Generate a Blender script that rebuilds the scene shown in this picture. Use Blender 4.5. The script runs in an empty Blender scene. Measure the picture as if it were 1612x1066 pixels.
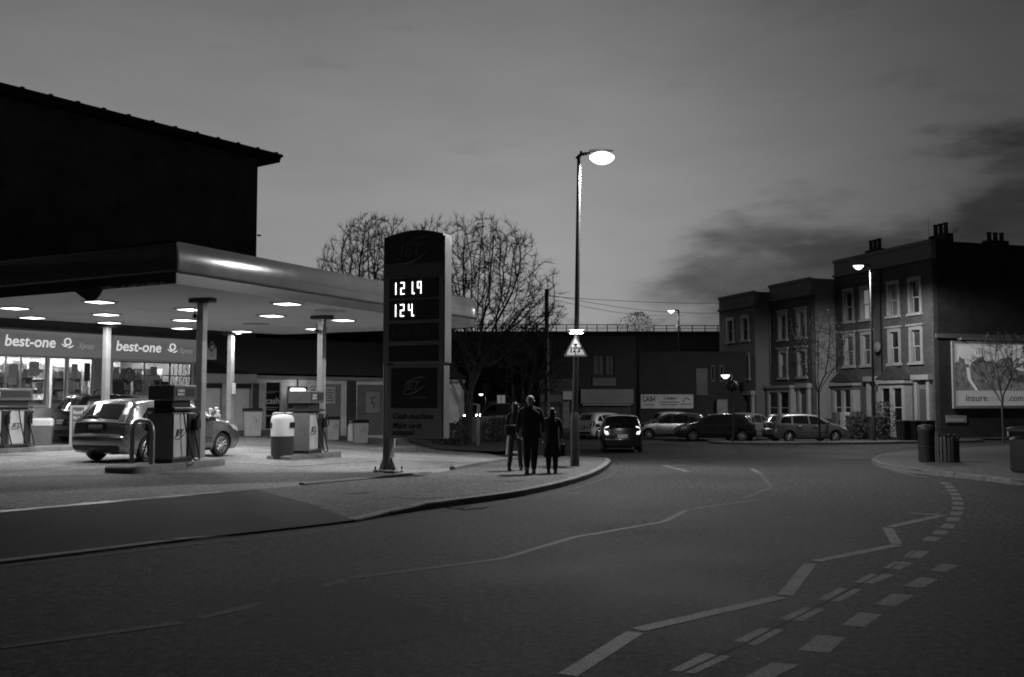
import bpy, bmesh, math, random
from mathutils import Vector, Matrix
from mathutils.geometry import tessellate_polygon
R = math.radians
PI = math.pi
sc = bpy.context.scene
COL = sc.collection

# ------------------------------------------------------------------ camera, sky, light
CAM_H, FPX = 1.65, 1567.0
PITCH = math.atan(99 / FPX)
cam = bpy.data.objects.new('camera', bpy.data.cameras.new('camera'))
COL.objects.link(cam)
cam.data.sensor_width = 36.0
cam.data.lens = 36.0 * FPX / 1612.0
cam.data.clip_end = 3000
cam.location = (0, 0, CAM_H)
cam.rotation_euler = (PI / 2 + PITCH, 0, 0)
sc.camera = cam
sc.view_settings.view_transform = 'Standard'
sc.view_settings.look = 'None'
sc.view_settings.exposure = 0.0
sc.view_settings.gamma = 1.0
sc.render.engine = 'CYCLES'
sc.cycles.max_bounces = 6
sc.cycles.diffuse_bounces = 3
sc.cycles.glossy_bounces = 3
sc.cycles.transmission_bounces = 4
sc.cycles.transparent_max_bounces = 8
sc.cycles.sample_clamp_indirect = 1.2
sc.cycles.sample_clamp_direct = 0.0
sc.cycles.caustics_reflective = False
sc.cycles.caustics_refractive = False
sc.cycles.use_denoising = True
sc.cycles.use_adaptive_sampling = False
sc.cycles.pixel_filter_type = 'BLACKMAN_HARRIS'
sc.cycles.filter_width = 1.8

SUN_AZ, SUN_EL = R(6), R(1.5)          # the afterglow lies straight ahead, the sun is on the horizon
world = bpy.data.worlds.new('World')
sc.world = world
world.use_nodes = True


def nn(nt, t, **kw):
    n = nt.nodes.new(t)
    for k, v in kw.items():
        setattr(n, k, v)
    return n


def build_world():
    nt = world.node_tree
    nt.nodes.clear()
    L = nt.links.new
    out = nn(nt, 'ShaderNodeOutputWorld')
    bg = nn(nt, 'ShaderNodeBackground')
    sky = nn(nt, 'ShaderNodeTexSky', sky_type='NISHITA', sun_disc=False)
    sky.sun_elevation = SUN_EL
    sky.sun_rotation = SUN_AZ
    sky.air_density = 1.0
    sky.dust_density = 1.0
    bw = nn(nt, 'ShaderNodeRGBToBW')
    L(sky.outputs[0], bw.inputs[0])

    def mth(op, a, b=None, c=None, clamp=False):
        m = nn(nt, 'ShaderNodeMath', operation=op, use_clamp=clamp)
        for i, v in enumerate((a, b, c)):
            if v is None:
                continue
            if isinstance(v, (int, float)):
                m.inputs[i].default_value = v
            else:
                L(v, m.inputs[i])
        return m.outputs[0]

    def mrange(v, a, b, c, d):
        m = nn(nt, 'ShaderNodeMapRange', interpolation_type='SMOOTHSTEP')
        L(v, m.inputs[0])
        for i, q in enumerate((a, b, c, d)):
            m.inputs[i + 1].default_value = q
        return m.outputs[0]
    tc = nn(nt, 'ShaderNodeTexCoord')
    sep = nn(nt, 'ShaderNodeSeparateXYZ')
    L(tc.outputs['Generated'], sep.inputs[0])
    x, y, z = sep.outputs
    az = mth('MULTIPLY', mth('ARCTAN2', x, y), 57.2958)
    el = mth('MULTIPLY', mth('ARCSINE', z), 57.2958)
    # compressed twilight gradient (black and white film)
    lum = mth('POWER', bw.outputs[0], 0.25)
    lum = mth('MULTIPLY', lum, SKY_GAIN)
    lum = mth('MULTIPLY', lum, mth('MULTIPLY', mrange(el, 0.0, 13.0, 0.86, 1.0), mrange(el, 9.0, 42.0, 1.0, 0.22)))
    # soft, broad unevenness
    cmb = nn(nt, 'ShaderNodeCombineXYZ')
    L(mth('MULTIPLY', az, 0.085), cmb.inputs[0])
    L(mth('MULTIPLY', el, 0.26), cmb.inputs[1])
    n1 = nn(nt, 'ShaderNodeTexNoise')
    n1.inputs['Scale'].default_value = 1.3
    n1.inputs['Detail'].default_value = 9
    n1.inputs['Roughness'].default_value = 0.54
    L(cmb.outputs[0], n1.inputs['Vector'])
    # cloud bank: its upper edge climbs away to the right and carries on round the sky
    edge = mth('ADD', 5.9, mth('MULTIPLY', mth('MINIMUM', mth('MAXIMUM', az, 0.0), 45.0), 0.30))
    nz = mth('MULTIPLY', mth('SUBTRACT', n1.outputs[0], 0.5), 15.0)
    bank = mrange(mth('ADD', mth('SUBTRACT', edge, el), nz), -1.0, 3.2, 0.0, 1.0)
    bank = mth('MULTIPLY', bank, mrange(mth('ADD', az, nz), 4.0, 12.0, 0.0, 1.0))
    cmb2 = nn(nt, 'ShaderNodeCombineXYZ')
    L(mth('MULTIPLY', az, 0.16), cmb2.inputs[0])
    L(mth('MULTIPLY', el, 0.5), cmb2.inputs[1])
    cmb2.inputs[2].default_value = 4.2
    n2 = nn(nt, 'ShaderNodeTexNoise')
    n2.inputs['Scale'].default_value = 0.9
    n2.inputs['Detail'].default_value = 7
    n2.inputs['Roughness'].default_value = 0.58
    L(cmb2.outputs[0], n2.inputs['Vector'])
    # low hazy cloud heads along the horizon
    low = mrange(mth('SUBTRACT', mth('ADD', 3.9, mth('MULTIPLY', mth('SUBTRACT', n2.outputs[0], 0.5), 9.0)), el), -0.25, 0.5, 0.0, 1.0)
    # few small scraps higher up
    scr = mth('MULTIPLY', mrange(n2.outputs[0], 0.56, 0.72, 0.0, 0.11), mrange(el, 11.0, 15.0, 0.0, 1.0))
    streak = mrange(n2.outputs[0], 0.35, 0.65, 0.86, 1.1)
    f = mth('SUBTRACT', 1.0, mth('MULTIPLY', mth('MULTIPLY', bank, 0.66), streak))
    f = mth('MULTIPLY', f, mth('SUBTRACT', 1.0, mth('MULTIPLY', low, 0.26)))
    f = mth('MULTIPLY', f, mth('SUBTRACT', 1.0, scr))
    f = mth('MULTIPLY', f, mrange(n1.outputs[0], 0.2, 0.8, 0.93, 1.05))
    lum = mth('MULTIPLY', lum, f)
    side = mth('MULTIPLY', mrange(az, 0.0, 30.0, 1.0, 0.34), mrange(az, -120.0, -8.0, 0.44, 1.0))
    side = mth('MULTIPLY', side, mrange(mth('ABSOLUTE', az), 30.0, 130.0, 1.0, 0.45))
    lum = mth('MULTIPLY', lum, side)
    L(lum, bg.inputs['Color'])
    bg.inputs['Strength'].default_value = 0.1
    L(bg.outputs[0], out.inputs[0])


SKY_GAIN = 2.10
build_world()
sun = bpy.data.objects.new('sun', bpy.data.lights.new('sun', 'SUN'))
COL.objects.link(sun)
sun.data.energy = 0.012
sun.data.angle = R(20)
sun.rotation_euler = (R(90) - SUN_EL - R(2), 0, PI - SUN_AZ)
sun['kind'] = 'helper'

# ------------------------------------------------------------------ terrain and pixel helpers


def sm(t):
    t = max(0.0, min(1.0, t))
    return t * t * (3 - 2 * t)


def g(x, y):
    """Height of the road surface: the forecourt side climbs, the far side falls to the railway bridge."""
    a = .15 * sm((-1.5 - x) / 6.5)
    d = sm((x + 11) / 12)
    rise = .14 * sm((y - 31) / 9) * sm((-5.5 - x) / 4)
    return a - .54 * sm((y - 22) / 22) * d + rise


PAVE = 0.10
_cp, _sp = math.cos(PITCH), math.sin(PITCH)


def ray(px, py):
    dx, dz = (px - 806) / FPX, (533 - py) / FPX
    y = _cp - dz * _sp
    return dx / y, (_sp + dz * _cp) / y


def at(px, py, Y):
    a, b = ray(px, py)
    return Vector((a * Y, Y, CAM_H + b * Y))


def gp(px, py, dz=0.0):
    a, b = ray(px, py)
    Y = 2.0
    while Y < 150:
        if CAM_H + b * Y <= g(a * Y, Y) + dz:
            break
        Y += 0.02
    return Vector((a * Y, Y, g(a * Y, Y) + dz))


# ------------------------------------------------------------------ materials
MATS = {}


def mat(name, v=0.3, rough=0.7, metal=0.0, var=0.0, scale=4.0, bump=0.0, bscale=None, coat=0.0, emit=0.0,
        spec=0.5, stretch=None, detail=6.0, dirt=0.0, dscale=0.7):
    if name in MATS:
        return MATS[name]
    m = bpy.data.materials.new(name)
    m.use_nodes = True
    nt = m.node_tree
    L = nt.links.new
    b = nt.nodes['Principled BSDF']
    b.inputs['Base Color'].default_value = (v, v, v, 1)
    b.inputs['Roughness'].default_value = rough
    b.inputs['Metallic'].default_value = metal
    b.inputs['Specular IOR Level'].default_value = spec
    if coat:
        b.inputs['Coat Weight'].default_value = coat
        b.inputs['Coat Roughness'].default_value = 0.06
    if emit:
        b.inputs['Emission Color'].default_value = (1, 1, 1, 1)
        b.inputs['Emission Strength'].default_value = emit
    if var or bump or dirt:
        tc = nn(nt, 'ShaderNodeTexCoord')
        vec = tc.outputs['Object']
        if stretch:
            mp = nn(nt, 'ShaderNodeMapping')
            mp.inputs['Scale'].default_value = stretch
            L(vec, mp.inputs[0])
            vec = mp.outputs[0]
    if var or dirt:
        no = nn(nt, 'ShaderNodeTexNoise')
        no.inputs['Scale'].default_value = scale
        no.inputs['Detail'].default_value = detail
        no.inputs['Roughness'].default_value = 0.65
        L(vec, no.inputs['Vector'])
        mr = nn(nt, 'ShaderNodeMapRange')
        mr.inputs[1].default_value = 0.3
        mr.inputs[2].default_value = 0.7
        mr.inputs[3].default_value = v * (1 - var)
        mr.inputs[4].default_value = v * (1 + var)
        L(no.outputs[0], mr.inputs[0])
        o = mr.outputs[0]
        if dirt:
            n3 = nn(nt, 'ShaderNodeTexNoise')
            n3.inputs['Scale'].default_value = dscale
            n3.inputs['Detail'].default_value = 8
            n3.inputs['Roughness'].default_value = 0.7
            L(vec, n3.inputs['Vector'])
            m3 = nn(nt, 'ShaderNodeMapRange')
            m3.inputs[1].default_value = 0.42
            m3.inputs[2].default_value = 0.66
            m3.inputs[3].default_value = 1.0
            m3.inputs[4].default_value = 1 - dirt
            L(n3.outputs[0], m3.inputs[0])
            mu = nn(nt, 'ShaderNodeMath', operation='MULTIPLY')
            L(o, mu.inputs[0])
            L(m3.outputs[0], mu.inputs[1])
            o = mu.outputs[0]
        L(o, b.inputs['Base Color'])
        mr2 = nn(nt, 'ShaderNodeMapRange')
        mr2.inputs[3].default_value = max(0.02, rough - 0.12)
        mr2.inputs[4].default_value = min(1.0, rough + 0.12)
        L(no.outputs[0], mr2.inputs[0])
        L(mr2.outputs[0], b.inputs['Roughness'])
    if bump:
        nb = nn(nt, 'ShaderNodeTexNoise')
        nb.inputs['Scale'].default_value = bscale or scale * 6
        nb.inputs['Detail'].default_value = 5
        L(vec, nb.inputs['Vector'])
        bp = nn(nt, 'ShaderNodeBump')
        bp.inputs['Strength'].default_value = bump
        bp.inputs['Distance'].default_value = 0.02
        L(nb.outputs[0], bp.inputs['Height'])
        L(bp.outputs[0], b.inputs['Normal'])
    MATS[name] = m
    return m


def brick_mat(name, v, mortar, var=0.25, rough=0.85, sx=1.0):
    m = bpy.data.materials.new(name)
    m.use_nodes = True
    nt = m.node_tree
    L = nt.links.new
    b = nt.nodes['Principled BSDF']
    b.inputs['Roughness'].default_value = rough
    tc = nn(nt, 'ShaderNodeTexCoord')
    mp = nn(nt, 'ShaderNodeMapping')
    mp.inputs['Rotation'].default_value = (R(90), 0, 0)
    L(tc.outputs['Object'], mp.inputs[0])
    # sum x and y so that side walls get bricks too
    sp = nn(nt, 'ShaderNodeSeparateXYZ')
    L(tc.outputs['Object'], sp.inputs[0])
    ad = nn(nt, 'ShaderNodeMath', operation='ADD')
    L(sp.outputs[0], ad.inputs[0])
    L(sp.outputs[1], ad.inputs[1])
    cb = nn(nt, 'ShaderNodeCombineXYZ')
    L(ad.outputs[0], cb.inputs[0])
    L(sp.outputs[2], cb.inputs[1])
    br = nn(nt, 'ShaderNodeTexBrick')
    br.inputs['Scale'].default_value = 1.0
    br.inputs['Brick Width'].default_value = 0.225 * sx
    br.inputs['Row Height'].default_value = 0.075 * sx
    br.inputs['Mortar Size'].default_value = 0.008 * sx
    br.inputs['Color1'].default_value = (v * (1 - var),) * 3 + (1,)
    br.inputs['Color2'].default_value = (v * (1 + var),) * 3 + (1,)
    br.inputs['Mortar'].default_value = (mortar,) * 3 + (1,)
    L(cb.outputs[0], br.inputs['Vector'])
    no = nn(nt, 'ShaderNodeTexNoise')
    no.inputs['Scale'].default_value = 0.8
    no.inputs['Detail'].default_value = 8
    L(tc.outputs['Object'], no.inputs['Vector'])
    mr = nn(nt, 'ShaderNodeMapRange')
    mr.inputs[1].default_value = 0.3
    mr.inputs[2].default_value = 0.7
    mr.inputs[3].default_value = 0.65
    mr.inputs[4].default_value = 1.2
    L(no.outputs[0], mr.inputs[0])
    mx = nn(nt, 'ShaderNodeMixRGB', blend_type='MULTIPLY')
    mx.inputs[0].default_value = 1.0
    L(br.outputs['Color'], mx.inputs[1])
    L(mr.outputs[0], mx.inputs[2])
    L(mx.outputs[0], b.inputs['Base Color'])
    bp = nn(nt, 'ShaderNodeBump', invert=True)
    bp.inputs['Strength'].default_value = 0.5
    bp.inputs['Distance'].default_value = 0.01
    L(br.outputs['Fac'], bp.inputs['Height'])
    L(bp.outputs[0], b.inputs['Normal'])
    MATS[name] = m
    return m


def glass_mat(name, tint=0.9, rough=0.02, mix=0.10):
    """Thin window pane: clear with a fresnel reflection."""
    m = bpy.data.materials.new(name)
    m.use_nodes = True
    nt = m.node_tree
    L = nt.links.new
    nt.nodes.clear()
    o = nn(nt, 'ShaderNodeOutputMaterial')
    tr = nn(nt, 'ShaderNodeBsdfTransparent')
    tr.inputs[0].default_value = (tint,) * 3 + (1,)
    gl = nn(nt, 'ShaderNodeBsdfGlossy')
    gl.inputs['Roughness'].default_value = rough
    fr = nn(nt, 'ShaderNodeFresnel')
    fr.inputs[0].default_value = 1.5
    mx = nn(nt, 'ShaderNodeMixShader')
    L(fr.outputs[0], mx.inputs[0])
    L(tr.outputs[0], mx.inputs[1])
    L(gl.outputs[0], mx.inputs[2])
    L(mx.outputs[0], o.inputs[0])
    MATS[name] = m
    return m


def asphalt_mat(name, v, spots=0.5, rough=0.62, patch=0.25):
    m = bpy.data.materials.new(name)
    m.use_nodes = True
    nt = m.node_tree
    L = nt.links.new
    b = nt.nodes['Principled BSDF']
    tc = nn(nt, 'ShaderNodeTexCoord')
    P = tc.outputs['Object']

    def noise(s, d, r=0.6):
        n = nn(nt, 'ShaderNodeTexNoise')
        n.inputs['Scale'].default_value = s
        n.inputs['Detail'].default_value = d
        n.inputs['Roughness'].default_value = r
        L(P, n.inputs['Vector'])
        return n.outputs[0]

    def mr(i, a, bb, c, d):
        n = nn(nt, 'ShaderNodeMapRange')
        n.inputs[1].default_value, n.inputs[2].default_value = a, bb
        n.inputs[3].default_value, n.inputs[4].default_value = c, d
        L(i, n.inputs[0])
        return n.outputs[0]

    def mul(a, bb):
        n = nn(nt, 'ShaderNodeMath', operation='MULTIPLY')
        for i, q in enumerate((a, bb)):
            if isinstance(q, (int, float)):
                n.inputs[i].default_value = q
            else:
                L(q, n.inputs[i])
        return n.outputs[0]
    agg = noise(45.0, 3, 0.85)
    mid = noise(7.0, 6, 0.75)
    big = noise(0.22, 7, 0.6)
    chip = noise(13.0, 3, 0.8)
    fac = mul(mr(agg, 0.40, 0.62, 1 - spots, 1 + spots * 1.5), mr(mid, 0.3, 0.7, 0.72, 1.28))
    fac = mul(fac, mr(chip, 0.40, 0.62, 1 - spots * .8, 1 + spots * 1.1))
    fac = mul(fac, mr(big, 0.35, 0.65, 1 - patch, 1 + patch))
    L(mul(fac, v), b.inputs['Base Color'])
    L(mr(big, 0.3, 0.7, rough - 0.1, rough + 0.1), b.inputs['Roughness'])
    b.inputs['Specular IOR Level'].default_value = 0.14
    bp = nn(nt, 'ShaderNodeBump')
    bp.inputs['Strength'].default_value = 0.55
    bp.inputs['Distance'].default_value = 0.012
    L(mul(agg, chip), bp.inputs['Height'])
    L(bp.outputs[0], b.inputs['Normal'])
    MATS[name] = m
    return m


def paint_mat(name, v, under, worn=0.5):
    """road paint worn through to the asphalt in chips and scuffs"""
    m = bpy.data.materials.new(name)
    m.use_nodes = True
    nt = m.node_tree
    L = nt.links.new
    b = nt.nodes['Principled BSDF']
    b.inputs['Roughness'].default_value = 0.7
    b.inputs['Specular IOR Level'].default_value = 0.2
    tc = nn(nt, 'ShaderNodeTexCoord')
    acc = None
    for s_, d_, lo, hi in ((38.0, 4, worn - .03, worn + .09), (3.2, 8, worn - .10, worn + .08)):
        n = nn(nt, 'ShaderNodeTexNoise')
        n.inputs['Scale'].default_value = s_
        n.inputs['Detail'].default_value = d_
        n.inputs['Roughness'].default_value = .75
        L(tc.outputs['Object'], n.inputs['Vector'])
        r = nn(nt, 'ShaderNodeMapRange')
        r.inputs[1].default_value, r.inputs[2].default_value = lo, hi
        L(n.outputs[0], r.inputs[0])
        if acc is None:
            acc = r.outputs[0]
        else:
            mu = nn(nt, 'ShaderNodeMath', operation='MULTIPLY')
            L(acc, mu.inputs[0])
            L(r.outputs[0], mu.inputs[1])
            acc = mu.outputs[0]
    f = nn(nt, 'ShaderNodeMapRange')
    f.inputs[3].default_value, f.inputs[4].default_value = under, v
    L(acc, f.inputs[0])
    L(f.outputs[0], b.inputs['Base Color'])
    MATS[name] = m
    return m


# ------------------------------------------------------------------ mesh helpers
class MB:
    def __init__(self):
        self.v, self.f = [], []

    def box(self, x0, x1, y0, y1, z0, z1):
        n = len(self.v)
        self.v += [(x0, y0, z0), (x1, y0, z0), (x1, y1, z0), (x0, y1, z0), (x0, y0, z1), (x1, y0, z1), (x1, y1, z1), (x0, y1, z1)]
        self.f += [[n + i for i in q] for q in ((0, 3, 2, 1), (4, 5, 6, 7), (0, 1, 5, 4), (1, 2, 6, 5), (2, 3, 7, 6), (3, 0, 4, 7))]
        return self

    def cbox(self, x0, x1, y0, y1, z0, z1, c=0.01):
        """box with chamfered vertical and top edges"""
        c = min(c, (x1 - x0) / 2.2, (y1 - y0) / 2.2, (z1 - z0) / 2.2)

        def ring(d, z):
            return [(x0 + d + c, y0 + d, z), (x1 - d - c, y0 + d, z), (x1 - d, y0 + d + c, z), (x1 - d, y1 - d - c, z),
                    (x1 - d - c, y1 - d, z), (x0 + d + c, y1 - d, z), (x0 + d, y1 - d - c, z), (x0 + d, y0 + d + c, z)]
        rings = [ring(0, z0), ring(0, z1 - c), ring(c, z1)]
        n = len(self.v)
        for r in rings:
            self.v += r
        for k in range(2):
            for i in range(8):
                j = (i + 1) % 8
                self.f.append([n + k * 8 + i, n + k * 8 + j, n + k * 8 + 8 + j, n + k * 8 + 8 + i])
        self.f.append([n + 7 - i for i in range(8)])
        self.f.append([n + 16 + i for i in range(8)])
        return self

    def quad(self, a, b, c, d):
        n = len(self.v)
        self.v += [tuple(a), tuple(b), tuple(c), tuple(d)]
        self.f.append([n, n + 1, n + 2, n + 3])
        return self

    def prism(self, poly, axis, a, b):
        """extrude a 2-D polygon along an axis: axis 'y' -> poly in (x,z), 'x' -> (y,z), 'z' -> (x,y)"""
        n = len(self.v)
        k = len(poly)

        def p(q, t):
            return {'y': (q[0], t, q[1]), 'x': (t, q[0], q[1]), 'z': (q[0], q[1], t)}[axis]
        self.v += [p(q, a) for q in poly] + [p(q, b) for q in poly]
        for i in range(k):
            j = (i + 1) % k
            self.f.append([n + i, n + j, n + k + j, n + k + i])
        for tri in tessellate_polygon([[Vector((q[0], q[1], 0)) for q in poly]]):
            self.f.append([n + i for i in tri])
            self.f.append([n + k + i for i in reversed(tri)])
        return self

    def tube(self, pts, rad, n=8, cap=True):
        pts = [Vector(p) for p in pts]
        if not isinstance(rad, (list, tuple)):
            rad = [rad] * len(pts)
        base = len(self.v)
        t0 = (pts[1] - pts[0]).normalized()
        up = Vector((0, 0, 1)) if abs(t0.z) < 0.9 else Vector((1, 0, 0))
        u = t0.cross(up).normalized()
        for i, p in enumerate(pts):
            t = (pts[min(i + 1, len(pts) - 1)] - pts[max(i - 1, 0)]).normalized()
            u = (u - t * u.dot(t))
            u = u.normalized() if u.length > 1e-6 else t.orthogonal().normalized()
            w = t.cross(u)
            for k in range(n):
                a = 2 * PI * k / n
                q = p + (u * math.cos(a) + w * math.sin(a)) * rad[i]
                self.v.append((q.x, q.y, q.z))
        for i in range(len(pts) - 1):
            for k in range(n):
                k2 = (k + 1) % n
                self.f.append([base + i * n + k, base + i * n + k2, base + (i + 1) * n + k2, base + (i + 1) * n + k])
        if cap:
            self.f.append([base + n - 1 - k for k in range(n)])
            self.f.append([base + (len(pts) - 1) * n + k for k in range(n)])
        return self

    def lathe(self, prof, n=20, c=(0, 0, 0), axis='z'):
        base = len(self.v)
        for (r, h) in prof:
            for k in range(n):
                a = 2 * PI * k / n
                ca, sa = r * math.cos(a), r * math.sin(a)
                if axis == 'z':
                    self.v.append((c[0] + ca, c[1] + sa, c[2] + h))
                elif axis == 'y':
                    self.v.append((c[0] + ca, c[1] + h, c[2] + sa))
                else:
                    self.v.append((c[0] + h, c[1] + ca, c[2] + sa))
        for i in range(len(prof) - 1):
            for k in range(n):
                k2 = (k + 1) % n
                self.f.append([base + i * n + k, base + i * n + k2, base + (i + 1) * n + k2, base + (i + 1) * n + k])
        self.f.append([base + n - 1 - k for k in range(n)])
        self.f.append([base + (len(prof) - 1) * n + k for k in range(n)])
        return self

    def build(self, name, m, parent=None, smooth=None, kind=None, fix=True):
        me = bpy.data.meshes.new(name)
        me.from_pydata(self.v, [], self.f)
        if fix:
            bm = bmesh.new()
            bm.from_mesh(me)
            bmesh.ops.recalc_face_normals(bm, faces=bm.faces)
            bm.to_mesh(me)
            bm.free()
        return finish(name, me, m, parent, smooth, kind)


def finish(name, me, m, parent=None, smooth=None, kind=None):
    if m is not None:
        for q in (m if isinstance(m, (list, tuple)) else [m]):
            me.materials.append(MATS[q] if isinstance(q, str) else q)
    if smooth:
        me.polygons.foreach_set('use_smooth', [True] * len(me.polygons))
        try:
            me.set_sharp_from_angle(angle=R(smooth))
        except Exception:
            pass
    o = bpy.data.objects.new(name, me)
    COL.objects.link(o)
    if parent is not None:
        o.parent = parent
    if kind:
        o['kind'] = kind
    return o


def tag(o, label, cat, group=None, kind=None):
    o['label'] = label
    o['category'] = cat
    if group:
        o['group'] = group
    if kind:
        o['kind'] = kind
    return o


def thing(name, label, cat, loc=(0, 0, 0), rz=0.0, group=None):
    o = bpy.data.objects.new(name, None)
    COL.objects.link(o)
    o.location = loc
    o.rotation_euler = (0, 0, rz)
    o.empty_display_size = 0.2
    return tag(o, label, cat, group)


def part(name, parent, loc=(0, 0, 0), rot=(0, 0, 0)):
    o = bpy.data.objects.new(name, None)
    COL.objects.link(o)
    o.parent = parent
    o.location = loc
    o.rotation_euler = rot
    o.empty_display_size = 0.1
    return o


def box(name, dims, m, parent=None, c=0.0, smooth=None):
    b = MB()
    if c:
        b.cbox(*dims, c=c)
    else:
        b.box(*dims)
    return b.build(name, m, parent, smooth)


def copy_tree(o, parent=None):
    c = o.copy()
    COL.objects.link(c)
    if parent is not None:
        c.parent = parent
    for ch in list(o.children):
        copy_tree(ch, c)
    return c


def text(name, body, size, m, parent, x, y, z, shear=0.0, bold=0.0, align='LEFT', width=None, ext=0.004, rz=0.0, space=1.0):
    cu = bpy.data.curves.new(name, 'FONT')
    cu.body = body
    cu.size = size
    cu.shear = shear
    cu.offset = bold
    cu.extrude = ext
    cu.align_x = align
    cu.space_character = space
    cu.resolution_u = 4
    o = bpy.data.objects.new(name, cu)
    COL.objects.link(o)
    dg = bpy.context.evaluated_depsgraph_get()
    dg.update()
    me = bpy.data.meshes.new_from_object(o.evaluated_get(dg))
    bpy.data.objects.remove(o)
    sx = 1.0
    if width and len(me.vertices):
        xs = [v.co.x for v in me.vertices]
        sx = width / max(1e-6, max(xs) - min(xs))
    me.materials.clear()
    for v in me.vertices:
        cx, cy, cz = v.co
        v.co = (cx * sx, -cz, cy)
    p = finish(name, me, m, parent)
    p.location = (x, y, z)
    p.rotation_euler = (0, 0, rz)
    return p


def drape(poly, dz, res=1.0, zf=None):
    """triangulated sheet over an XY polygon, cut on a grid and laid on the terrain"""
    bm = bmesh.new()
    vs = [bm.verts.new((p[0], p[1], 0)) for p in poly]
    for tri in tessellate_polygon([[Vector((p[0], p[1], 0)) for p in poly]]):
        try:
            bm.faces.new([vs[i] for i in tri])
        except ValueError:
            pass
    xs = [p[0] for p in poly]
    ys = [p[1] for p in poly]
    for ax, lo, hi in ((0, min(xs), max(xs)), (1, min(ys), max(ys))):
        k = math.ceil(lo / res)
        while k * res < hi:
            co = [0, 0, 0]
            no = [0, 0, 0]
            co[ax] = k * res
            no[ax] = 1
            bmesh.ops.bisect_plane(bm, geom=bm.verts[:] + bm.edges[:] + bm.faces[:], plane_co=co, plane_no=no)
            k += 1
    f = zf or (lambda x, y: g(x, y) + dz)
    for v in bm.verts:
        v.co.z = f(v.co.x, v.co.y)
    bmesh.ops.recalc_face_normals(bm, faces=bm.faces)
    if sum(fc.normal.z for fc in bm.faces) < 0:
        bmesh.ops.reverse_faces(bm, faces=bm.faces)
    me = bpy.data.meshes.new('sheet')
    bm.to_mesh(me)
    bm.free()
    return me


def ribbon(pts, w, dz, name, m, parent, step=0.5):
    """flat painted line along a polyline"""
    P = []
    for i in range(len(pts) - 1):
        a, b = Vector(pts[i][:2]), Vector(pts[i + 1][:2])
        n = max(1, int((b - a).length / step))
        for k in range(n):
            P.append(a.lerp(b, k / n))
    P.append(Vector(pts[-1][:2]))
    mb = MB()
    L, Rr = [], []
    for i, p in enumerate(P):
        t = (P[min(i + 1, len(P) - 1)] - P[max(0, i - 1)]).normalized()
        nrm = Vector((-t.y, t.x)) * w / 2
        L.append(p + nrm)
        Rr.append(p - nrm)
    for i in range(len(P) - 1):
        mb.quad(*[(q.x, q.y, g(q.x, q.y) + dz) for q in (Rr[i], Rr[i + 1], L[i + 1], L[i])])
    return mb.build(name, m, parent, fix=False)


def clip_convex(sub, clip):
    out = [tuple(p[:2]) for p in sub]
    n = len(clip)
    area = sum(clip[i][0] * clip[(i + 1) % n][1] - clip[(i + 1) % n][0] * clip[i][1] for i in range(n))
    sg = 1 if area > 0 else -1
    for i in range(n):
        a, b = clip[i], clip[(i + 1) % n]

        def side(p):
            return sg * ((b[0] - a[0]) * (p[1] - a[1]) - (b[1] - a[1]) * (p[0] - a[0]))
        inp, out = out, []
        for k in range(len(inp)):
            p, q = inp[k], inp[(k + 1) % len(inp)]
            sp_, sq = side(p), side(q)
            if sp_ >= 0:
                out.append(p)
            if (sp_ >= 0) != (sq >= 0):
                t = sp_ / (sp_ - sq)
                out.append((p[0] + (q[0] - p[0]) * t, p[1] + (q[1] - p[1]) * t))
        if len(out) < 3:
            return []
    return out


def wall_open(x0, x1, z0, z1, openings, t=0.22):
    """wall in the xz plane (front at y=0, outward -y) with real openings and reveals"""
    xs = sorted({x0, x1} | {min(max(o[i], x0), x1) for o in openings for i in (0, 1)})
    zs = sorted({z0, z1} | {min(max(o[i], z0), z1) for o in openings for i in (2, 3)})
    mb = MB()

    def opened(cx, cz):
        return any(o[0] < cx < o[1] and o[2] < cz < o[3] for o in openings)
    for i in range(len(xs) - 1):
        for k in range(len(zs) - 1):
            a, b, c, d = xs[i], xs[i + 1], zs[k], zs[k + 1]
            if not opened((a + b) / 2, (c + d) / 2):
                mb.quad((a, 0, c), (b, 0, c), (b, 0, d), (a, 0, d))
                mb.quad((b, t, c), (a, t, c), (a, t, d), (b, t, d))
    for o in openings:
        a, b, c, d = o[:4]
        mb.quad((a, 0, c), (a, 0, d), (a, t, d), (a, t, c))
        mb.quad((b, 0, d), (b, 0, c), (b, t, c), (b, t, d))
        mb.quad((a, 0, d), (b, 0, d), (b, t, d), (a, t, d))
        mb.quad((b, 0, c), (a, 0, c), (a, t, c), (b, t, c))
    for a in (x0, x1):
        mb.quad((a, 0, z0), (a, t, z0), (a, t, z1), (a, 0, z1))
    mb.quad((x0, 0, z1), (x1, 0, z1), (x1, t, z1), (x0, t, z1))
    return mb

# ------------------------------------------------------------------ shared materials
asphalt_mat('asphalt', 0.043, 0.72, rough=.8, patch=.42)
asphalt_mat('asphalt_dark', 0.017, 0.4, rough=0.75)
asphalt_mat('pave_tarmac', 0.098, 0.5, rough=0.75, patch=0.18)
asphalt_mat('concrete_yard', 0.205, 0.35, rough=0.75, patch=0.42)
asphalt_mat('joint', 0.03, 0.3)
asphalt_mat('asphalt_patch', 0.034, 0.5, rough=.8, patch=.3)
mat('kerb_stone', 0.17, 0.8, var=0.3, scale=6, bump=0.3)
paint_mat('line_paint', 0.20, 0.06, .44)
paint_mat('line_faded', 0.082, 0.040, .465)
mat('tar', .008, .8, spec=.1)
mat('grass', 0.05, 0.9, var=0.4, scale=8, bump=0.6, bscale=30)
mat('white_paint', 0.72, 0.5, var=0.06, scale=3, dirt=0.12)
mat('white_trim', 0.62, 0.55, var=0.1, scale=5, dirt=0.2, dscale=1.5)
mat('grey_metal', 0.30, 0.4, metal=0.3, var=0.1, scale=5)
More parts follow.
